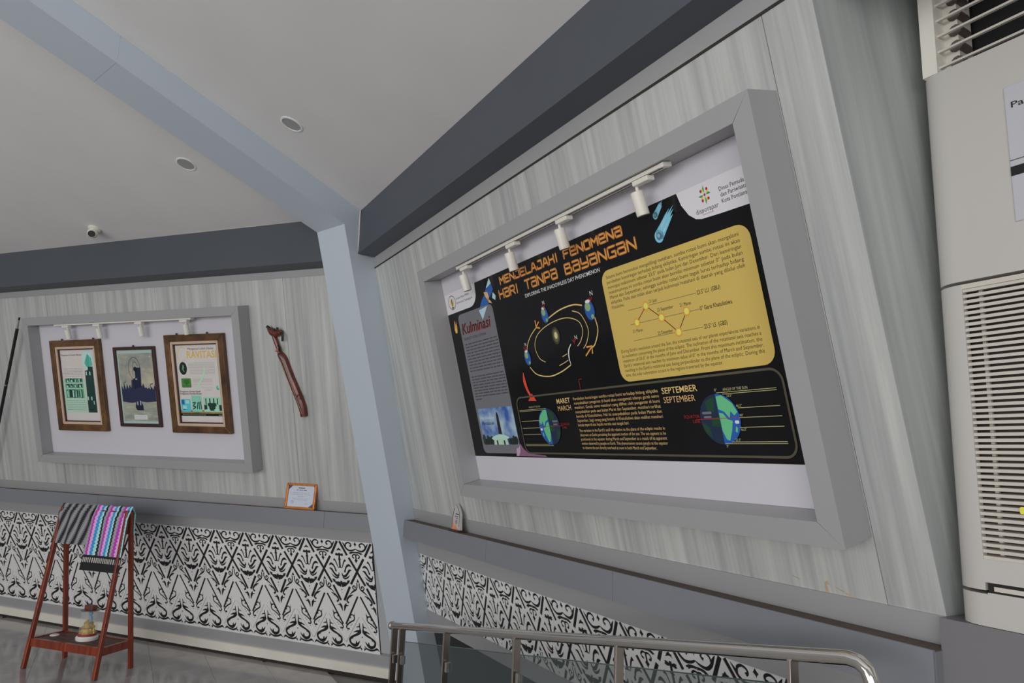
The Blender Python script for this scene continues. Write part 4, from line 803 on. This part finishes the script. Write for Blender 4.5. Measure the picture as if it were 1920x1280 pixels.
bevel(leg(tops['L']+Vector((-.02, 0, -.018)), tops['R']+Vector((.03, 0, -.018)), .026, .026).build('top_bar', M_wood, rack, MRK), .004)
def onleg(k, z): f, t = feet[k], tops[k[1]]; return f.lerp(t, (z+EYE)/(t.z+EYE))
zs = -1.388; cs = [onleg(k, zs) for k in ('FL', 'FR', 'BR', 'BL')]
inn = [Vector((c.x+sx*.018, c.y+sy*.02, zs)) for c, sx, sy in zip(cs, (1, -1, -1, 1), (0, 0, 0, 0))]
nb = 5
for k in range(nb):
    a0, a1 = inn[0].lerp(inn[3], (k+.02)/nb), inn[0].lerp(inn[3], (k+.98)/nb); b0, b1 = inn[1].lerp(inn[2], (k+.02)/nb), inn[1].lerp(inn[2], (k+.98)/nb); dz = Vector((0, 0, -.018))
    MB().hexa([a0+dz, b0+dz, b1+dz, a1+dz, a0, b0, b1, a1]).build('shelf_board', M_shelfw, rack, MRK)
for i in range(4):
    a, b = cs[i]+Vector((0, 0, -.022)), cs[(i+1) % 4]+Vector((0, 0, -.022)); d = (b-a).normalized(); n_ = Vector((-d.y, d.x, 0))*.011; u = Vector((0, 0, .027))
    MB().hexa([a-n_-u, b-n_-u, b+n_-u, a+n_-u, a-n_+u, b-n_+u, b+n_+u, a+n_+u]).build('apron', M_wood, rack, MRK)

def cloth_mesh(x0, x1, lf, lb, name, m, seed, slant=.0, thick=.006):
    """woven cloth laid over the top bar: lf, lb = fractions of the leg covered front and back"""
    rn = random.Random(seed); nu, nv = 22, 40; mb = MB(); uv = []
    for j in range(nv+1):
        s = -1 + 2*j/nv*1.0
        for i in range(nu+1):
            u = i/nu; kx = (x0+(x1-x0)*u)
            tp = tops['L'].lerp(tops['R'], kx); fL = feet['FL'].lerp(feet['FR'], kx); bL = feet['BL'].lerp(feet['BR'], kx)
            if s < 0: f = -s*lf; p = tp.lerp(fL, f); nrm = Vector((0, -1, .12))
            else: f = s*lb; p = tp.lerp(bL, f); nrm = Vector((0, 1, .12))
            bulge = .026 + .006*math.sin(u*9+seed)*min(1, abs(s)*1.5) + .004*math.sin(u*21+s*3)
            rnd_ = max(0, 1-abs(s)*7); nn = (nrm.normalized()*(1-rnd_) + Vector((0, 0, 1))*rnd_)
            p = p + nn*bulge + Vector((slant*f, 0, 0)); mb.v.append(tuple(p)); uv.append((u, (-s*lf if s < 0 else -s*lb)))
    for j in range(nv):
        for i in range(nu): a = j*(nu+1)+i; mb.f.append((a, a+1, a+nu+2, a+nu+1))
    me = mb.mesh(name, m, True, fix=False); lay = me.uv_layers.new(name='uv')
    for lp in me.loops: lay.data[lp.index].uv = uv[lp.vertex_index]
    return me
def cloth_mat(name, stripes, n, slope, zig, amp, band=None):
    m = bpy.data.materials.new(name); m.use_nodes = True; nt = m.node_tree; p = nt.nodes['Principled BSDF']; p.inputs['Roughness'].default_value = .85
    def N(t, **k):
        o = nt.nodes.new(t)
        for a, b in k.items(): setattr(o, a, b)
        return o
    def mth(op, a, b=None):
        o = N('ShaderNodeMath', operation=op)
        for s, x in ((0, a), (1, b)):
            if x is None: continue
            if isinstance(x, (int, float)): o.inputs[s].default_value = x
            else: nt.links.new(x, o.inputs[s])
        return o.outputs[0]
    uvn = N('ShaderNodeUVMap'); sp = N('ShaderNodeSeparateXYZ'); nt.links.new(uvn.outputs['UV'], sp.inputs[0]); U, V = sp.outputs['X'], sp.outputs['Y']
    z = mth('MULTIPLY', mth('PINGPONG', mth('MULTIPLY', V, zig), .5), amp)
    c = mth('FRACT', mth('MULTIPLY', mth('ADD', mth('ADD', U, mth('MULTIPLY', V, slope)), z), n))
    rp = N('ShaderNodeValToRGB'); rp.color_ramp.interpolation = 'CONSTANT'; rp.color_ramp.elements.remove(rp.color_ramp.elements[1])
    for i, rgb in enumerate(stripes):
        e = rp.color_ramp.elements[0] if i == 0 else rp.color_ramp.elements.new(i/len(stripes)); e.position = i/len(stripes); e.color = (*alb(rgb), 1)
    nt.links.new(c, rp.inputs['Fac']); out = rp.outputs['Color']
    if band:
        for lo, hi, rgb, teeth in band:
            g = mth('MULTIPLY', mth('GREATER_THAN', V, lo), mth('LESS_THAN', V, hi))
            if teeth: g = mth('MULTIPLY', g, mth('GREATER_THAN', mth('FRACT', mth('MULTIPLY', U, 22)), .5))
            mx = N('ShaderNodeMix', data_type='RGBA'); nt.links.new(g, mx.inputs[0]); nt.links.new(out, mx.inputs[6]); mx.inputs[7].default_value = (*alb(rgb), 1); out = mx.outputs[2]
    nt.links.new(out, p.inputs['Base Color']); return m
M_ikat = cloth_mat('grey_ikat_weave', [(26, 26, 30), (34, 34, 38), (104, 104, 108), (124, 124, 128), (96, 96, 102)], 5, .9, 90, .045)
M_strp = cloth_mat('striped_weave', [(126, 126, 132), (146, 48, 142), (178, 138, 184), (40, 118, 168), (130, 178, 200), (24, 24, 28)], 2.75, .0, 46, .05, [(.29, .40, (22, 22, 24), False), (.305, .335, (150, 148, 146), True)])
tag(link('woven_cloth', cloth_mesh(-.035, .50, .235, .22, 'woven_cloth', M_ikat, 3), None, MRK), 'black and grey zigzag woven cloth hanging over the left half of the rack', 'cloth', 'woven cloths on the rack')
tag(link('woven_cloth', cloth_mesh(.503, 1.045, .385, .16, 'woven_cloth', M_strp, 8), None, MRK), 'purple, blue, black and grey striped woven cloth hanging over the right half of the rack', 'cloth', 'woven cloths on the rack')
# souvenir under a clear dome
jx, jy = -4.69, yB(.765); jb = Vector((jx, jy, zs)); MJ = B.MH @ Matrix.Translation(jb)
jar = thing('souvenir_dome', 'small gilded souvenir under a clear cylinder on the rack shelf', 'souvenir', (jx, jy, zs), M=B.MH)
MB().lathe([(.072, .001), (.074, .02), (.066, .03), (.0, .03)], n=20).build('base', mat('souvenir_base', (186, 180, 178), .4, var=.08, scale=30), jar, MJ, True)
MB().lathe([(.062, .0305), (.062, .044), (.0, .044)], n=20).build('red_ring', mat('souvenir_red', (120, 44, 40), .5), jar, MJ, True)
MB().lathe([(.058, .045), (.059, .20), (.059, .2005), (.056, .2)], n=24).build('cylinder', M_clear, jar, MJ, True)
MB().lathe([(.062, .201), (.062, .206), (.0, .206)], n=24).build('lid', mat('souvenir_lid', (92, 80, 78), .3), jar, MJ, True)
bevel(MB().box(-.04, .04, -.022, .022, .2065, .238).build('handle_block', mat('souvenir_handle', (86, 44, 42), .4), jar, MJ), .004)
M_gild = mat('gilded_metal', (170, 140, 56), .3, metal=.6, var=.3, scale=60)
gm = MB().lathe([(.05, .045), (.052, .06), (.04, .075), (.046, .09), (.03, .105), (.034, .118), (.012, .135), (.0, .14)], n=9); gm.build('gilded_mound', M_gild, jar, MJ)
for dx, dy, h in ((-.034, .0, .155), (-.045, .012, .105), (.036, -.01, .10), (.045, .01, .085)): MB().tube([(dx, dy, .045), (dx*.9, dy, h)], [.009, .001], 6).build('spire', M_gild, jar, MJ)
MB().tube(spline([(.012, 0, .10), (.018, 0, .14), (.006, 0, .17), (.014, 0, .192)], 4), [.011]*9+[.014, .018, .014, .005], 9).build('blue_figure', mat('souvenir_blue', (84, 130, 170), .4, var=.35, scale=60), jar, MJ, True)
MDISC = B.MH @ Matrix.Translation((-4.975, yB(.80), zs))
tag(MB().lathe([(.0, .001), (.030, .001), (.032, .004), (.028, .009), (.0, .010)], n=18).build('white_disc', M_white, None, MDISC, True), 'small round white disc lying on the left of the rack shelf', 'disc')

# ================================================================== CEILING FITTINGS
def downlight(p, n, label):
    zq = n.to_track_quat('Z', 'Y').to_matrix().to_4x4(); M_ = Matrix.Translation(p) @ zq
    t = thing('downlight', label, 'downlight', p, 'recessed downlights')
    ring = MB(); ns = 28; prof = [(.062, -.001), (.062, .003), (.053, .005), (.050, .001)]
    for r, h in prof:
        for j in range(ns): a = 2*math.pi*j/ns; ring.v.append((r*math.cos(a), r*math.sin(a), h))
    for k in range(3):
        for j in range(ns): ring.f.append((k*ns+j, k*ns+(j+1) % ns, (k+1)*ns+(j+1) % ns, (k+1)*ns+j))
    ring.build('rim', mat('downlight_rim', (182, 182, 182), .4, var=0), t, M_, True, fix=False)
    MB().lathe([(.0, .0012), (.0505, .0012), (.0505, .0018), (.0, .0018)], n=28).build('diffuser', mat('downlight_diffuser', (120, 122, 122), .35, var=0), t, M_)
ptA = mpt(LATR-.03, .578, E2(.578)); ptB = mpt(LATL+.03, .578, E2(.578))
downlight(chit(-1.2314, 3.4344, ptA, nA), nA, 'round recessed downlight in the ceiling right of the rib')
downlight(chit(-2.0895, 4.0502, ptB, nB), nB, 'round recessed downlight in the ceiling left of the rib')
pc_ = chit(-3.1936, 4.9741, ptB, nB); MCC = Matrix.Translation(pc_) @ nB.to_track_quat('Z', 'Y').to_matrix().to_4x4()
cc = thing('security_camera', 'small white ball security camera on the ceiling above the framed prints', 'camera', pc_)
MB().lathe([(.045, 0), (.045, .012), (.036, .018), (.0, .018)], n=20).build('mount', M_white, cc, MCC, True)
cdir = (Vector((.25, -.75, -.35))).normalized(); cb_ = pc_ + nB*.042
sph = MB(); prof = [(.001, -.038)] + [(.038*math.cos(a), .038*math.sin(a)) for a in [math.radians(x) for x in range(-75, 76, 15)]] + [(.001, .038)]
MSP = Matrix.Translation(cb_) @ cdir.to_track_quat('Z', 'Y').to_matrix().to_4x4()
sph.lathe([(r, h) for r, h in prof if h < .03], n=20).build('ball', M_white, cc, MSP, True)
MB().lathe([(.0, .024), (.024, .024), (.024, .038), (.0, .038)], n=18).build('lens', M_blk, cc, MSP, True)

# ================================================================== AIR CONDITIONER
ac = thing('air_conditioner', 'tall cream floor-standing air conditioner on the plinth at the right edge', 'air conditioner', (-.63, A.y(Z_WBOT, -.1), Z_WBOT), M=A.MH)
yf = A.y(Z_WBOT, .028); X0, X1 = -.93, -.36; DEP = .29; Z0, Z1 = Z_WBOT+.001, 1.50
def acplan(x0, x1, yfr, yback, r=.06, n=7):
    o = []
    for k in range(n+1): a = math.radians(180+90*k/n); o.append((x0+r+r*math.cos(a), yfr+r*.72+r*.72*math.sin(a)))
    for k in range(n+1): a = math.radians(270+90*k/n); o.append((x1-r+r*math.cos(a), yfr+r*.72+r*.72*math.sin(a)))
    return o+[(x1, yback), (x0, yback)]
def acpart(name, z0, z1, m=M_ac, hole=None, parent=ac):
    pl = acplan(X0, X1, yf, yf+DEP); mb = MB(); mb.prism(pl, z0, z1); return mb.build(name, m, parent, A.MH, True)
# stacked housings with hairline joints; openings are built around, not painted
acpart('base_housing', Z0, -.262); acpart('middle_back', -.254, .474).scale
bpy.data.objects.remove([o for o in ac.children if o.name.startswith('middle_back')][0])
acpart('upper_housing', .482, 1.060)
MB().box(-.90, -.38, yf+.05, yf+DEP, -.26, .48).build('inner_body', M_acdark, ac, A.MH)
def corner_post(z0, z1, xin, nm_):
    pl = [(x, y) for x, y in acplan(X0, X1, yf, yf+DEP) if x <= X0+.061]; pl = [p for p in pl if p[1] < yf+DEP-.001 and p[0] < X0+.0605]
    pts = pl + [(xin, yf), (xin, yf+.02), (X0+.03, yf+.06), (X0+.02, yf+DEP), (X0, yf+DEP)]
    MB().prism(pts, z0, z1).build(nm_, M_ac, ac, A.MH, True)
corner_post(-.254, .474, -.862, 'side_panel')
MB().box(-.43, X1, yf, yf+DEP, -.254, .474).build('side_panel', M_ac, ac, A.MH)
MB().box(-.862, -.43, yf, yf+.05, .462, .474).build('grille_top_rail', M_ac2, ac, A.MH)
MB().box(-.862, -.43, yf, yf+.05, -.236, -.184).build('grille_bottom_panel', M_ac, ac, A.MH)
nsl = 46; sme = MB().hexa([(-.862, yf+.004, 0), (-.43, yf+.004, 0), (-.43, yf+.03, .004), (-.862, yf+.03, .004), (-.862, yf+.003, .0075), (-.43, yf+.003, .0075), (-.43, yf+.03, .0105), (-.862, yf+.03, .0105)]).mesh('grille_slat', M_ac2)
for k in range(nsl): link('grille_slat', sme, ac, A.MH @ Matrix.Translation((0, 0, -.184+(.646-.008)*k/(nsl-1))))
for xx in (-.833, -.70, -.58): MB().box(xx-.004, xx+.004, yf+.026, yf+.034, -.184, .462).build('grille_rib', M_ac2, ac, A.MH)
# drain slot
MB().box(-.858, -.43, yf, yf+.05, -.262, -.2588).build('slot_lip', M_ac, ac, A.MH)
MB().box(-.858, -.43, yf+.006, yf+.05, -.2588, -.236).build('slot_recess', M_blk, ac, A.MH)
MB().box(-.845, -.43, yf+.002, yf+.007, -.254, -.244).build('slot_flap', M_ac2, ac, A.MH)
# upper outlet with tilted vanes
MB().box(X0+.012, -.88, yf+.0, yf+DEP, 1.060, Z1).build('outlet_side', M_white, ac, A.MH); MB().box(-.42, X1, yf, yf+DEP, 1.060, Z1).build('outlet_side', M_ac, ac, A.MH)
MB().box(-.88, -.42, yf+.13, yf+DEP, 1.060, Z1).build('outlet_back', M_blk, ac, A.MH); MB().box(X0+.012, X1, yf, yf+DEP, Z1, Z1+.04).build('top_cap', M_ac, ac, A.MH)
MB().box(-.88, -.845, yf+.05, yf+.12, 1.060, Z1).build('outlet_cheek', M_ac2, ac, A.MH)
vme = MB().hexa([(-.88, yf+.012, 0), (-.42, yf+.012, 0), (-.42, yf+.022, .001), (-.88, yf+.022, .001), (-.88, yf+.012, .006), (-.42, yf+.012, .006), (-.42, yf+.022, .007), (-.88, yf+.022, .007)]).mesh('outlet_vane', M_ac2)
for k in range(9): link('outlet_vane', vme, ac, A.MH @ Matrix.Translation((0, 0, 1.075+.046*k)))
for k in range(9): MB().tube([(-.852, yf+.048, 1.075+.046*k+.02), (-.852, yf+.1, 1.075+.046*k+.02)], .017, 10).build('vane_pivot', M_acdark, ac, A.MH, True)
# control panel
cp = bevel(MB().box(-.732, -.45, yf-.004, yf+.002, .60, .943).build('control_panel', mat('panel_silver', (150, 150, 156), .3, var=.01), ac, A.MH), .002)
MB().box(-.731, -.45, yf-.0055, yf-.0035, .713, .736).build('display_window', M_blk, cp, A.MH); MB().box(-.731, -.45, yf-.0048, yf-.0038, .751, .753).build('panel_joint', M_acdark, cp, A.MH)
MLG = A.MH @ Matrix.Translation((0, yf-.0045, 0)) @ Matrix.Rotation(math.radians(90), 4, 'X')
pl_ = Print(ac, MLG, 0, 0, 0); pl_.text('logo_text', [('Panasonic', -.718, .884, .015, .12, 'l')], c_ink, parent=cp, bold=.02)
MLY = A.MH @ Matrix.Translation((0, yf-.001, 0)) @ Matrix.Rotation(math.radians(90), 4, 'X')
MB().prism(rrect(-.777, -.72, -.076, -.060, .004, 3), .0, .002).build('yellow_sticker', mat('sticker_yellow', (206, 178, 60), .5, var=0), ac, MLY)

# ================================================================== STAIR RAILING
RA, RB_ = Vector((-.583, 3.85, -.886+EYE)), Vector((.805, 1.72, -.43+EYE)); RD = RB_-RA
rail = thing('stair_railing', 'stainless steel stair railing with glass panels in front of the right wall', 'railing', (RA.x, RA.y, 0))
rp_ = [RA, RA.lerp(RB_, .5), RB_] + [RB_ + RD.normalized()*a + Vector((0, 0, -b)) for a, b in ((.025, .0005), (.05, .008), (.068, .024), (.078, .05), (.082, .085), (.082, .40), (.082, 1.0))]
MB().tube(rp_, .018, 20).build('handrail', M_steel, rail, I4, True)
dn = RD.normalized(); pn = Vector((-RD.y, RD.x, 0)).normalized(); MB().tube([RA-dn*.004, RA+dn*.012], .0215, 20).build('end_cap', M_steel2, rail, I4, True)
hd = Vector((RD.x, RD.y, 0)).normalized()
def post(k, wd, dp):
    c = RA+RD*k; zt = c.z-.012; mb = MB()
    mb.hexa([Vector((c.x, c.y, z)) + hd*(i*wd/2) + pn*(j*dp/2) for z in (.0, zt) for i, j in ((-1, -1), (1, -1), (1, 1), (-1, 1))]); return mb
ks = [.0190, .0560, .243, .469, .702, .9538]
for k in ks:
    w_ = .011
    pst = bevel(post(k-.004, w_, .034).build('post', M_steel2, rail), .001)
    c = RA+RD*k
    for dz in (.16, .60):
        if c.z-dz > .05: MB().hexa([Vector((c.x, c.y, c.z-dz+z)) + hd*(.006+i*.016) + pn*(j*.011) for z in (-.02, .02) for i, j in ((0, -1), (1, -1), (1, 1), (0, 1))]).build('glass_clip', M_steel, rail)
gk = [(.064, .238), (.252, .462), (.478, .694), (.711, .947)]
for a, b in gk:
    pa_, pb_ = RA+RD*a, RA+RD*b; mb = MB(); th = pn*.004
    tz = .075
    mb.hexa([Vector((pa_.x, pa_.y, .04))-th, Vector((pb_.x, pb_.y, .04))-th, Vector((pb_.x, pb_.y, .04))+th, Vector((pa_.x, pa_.y, .04))+th, pa_-th-Vector((0, 0, tz)), pb_-th-Vector((0, 0, tz)), pb_+th-Vector((0, 0, tz)), pa_+th-Vector((0, 0, tz))])
    g_ = mb.build('glass_panel', M_glass, rail)
    e = MB(); e.hexa([pa_-th-Vector((0, 0, tz)), pb_-th-Vector((0, 0, tz)), pb_+th-Vector((0, 0, tz)), pa_+th-Vector((0, 0, tz)), pa_-th-Vector((0, 0, tz-.0025)), pb_-th-Vector((0, 0, tz-.0025)), pb_+th-Vector((0, 0, tz-.0025)), pa_+th-Vector((0, 0, tz-.0025))])
    e.build('glass_edge', mat('glass_edge_green', (40, 58, 52), .2, var=0), g_)
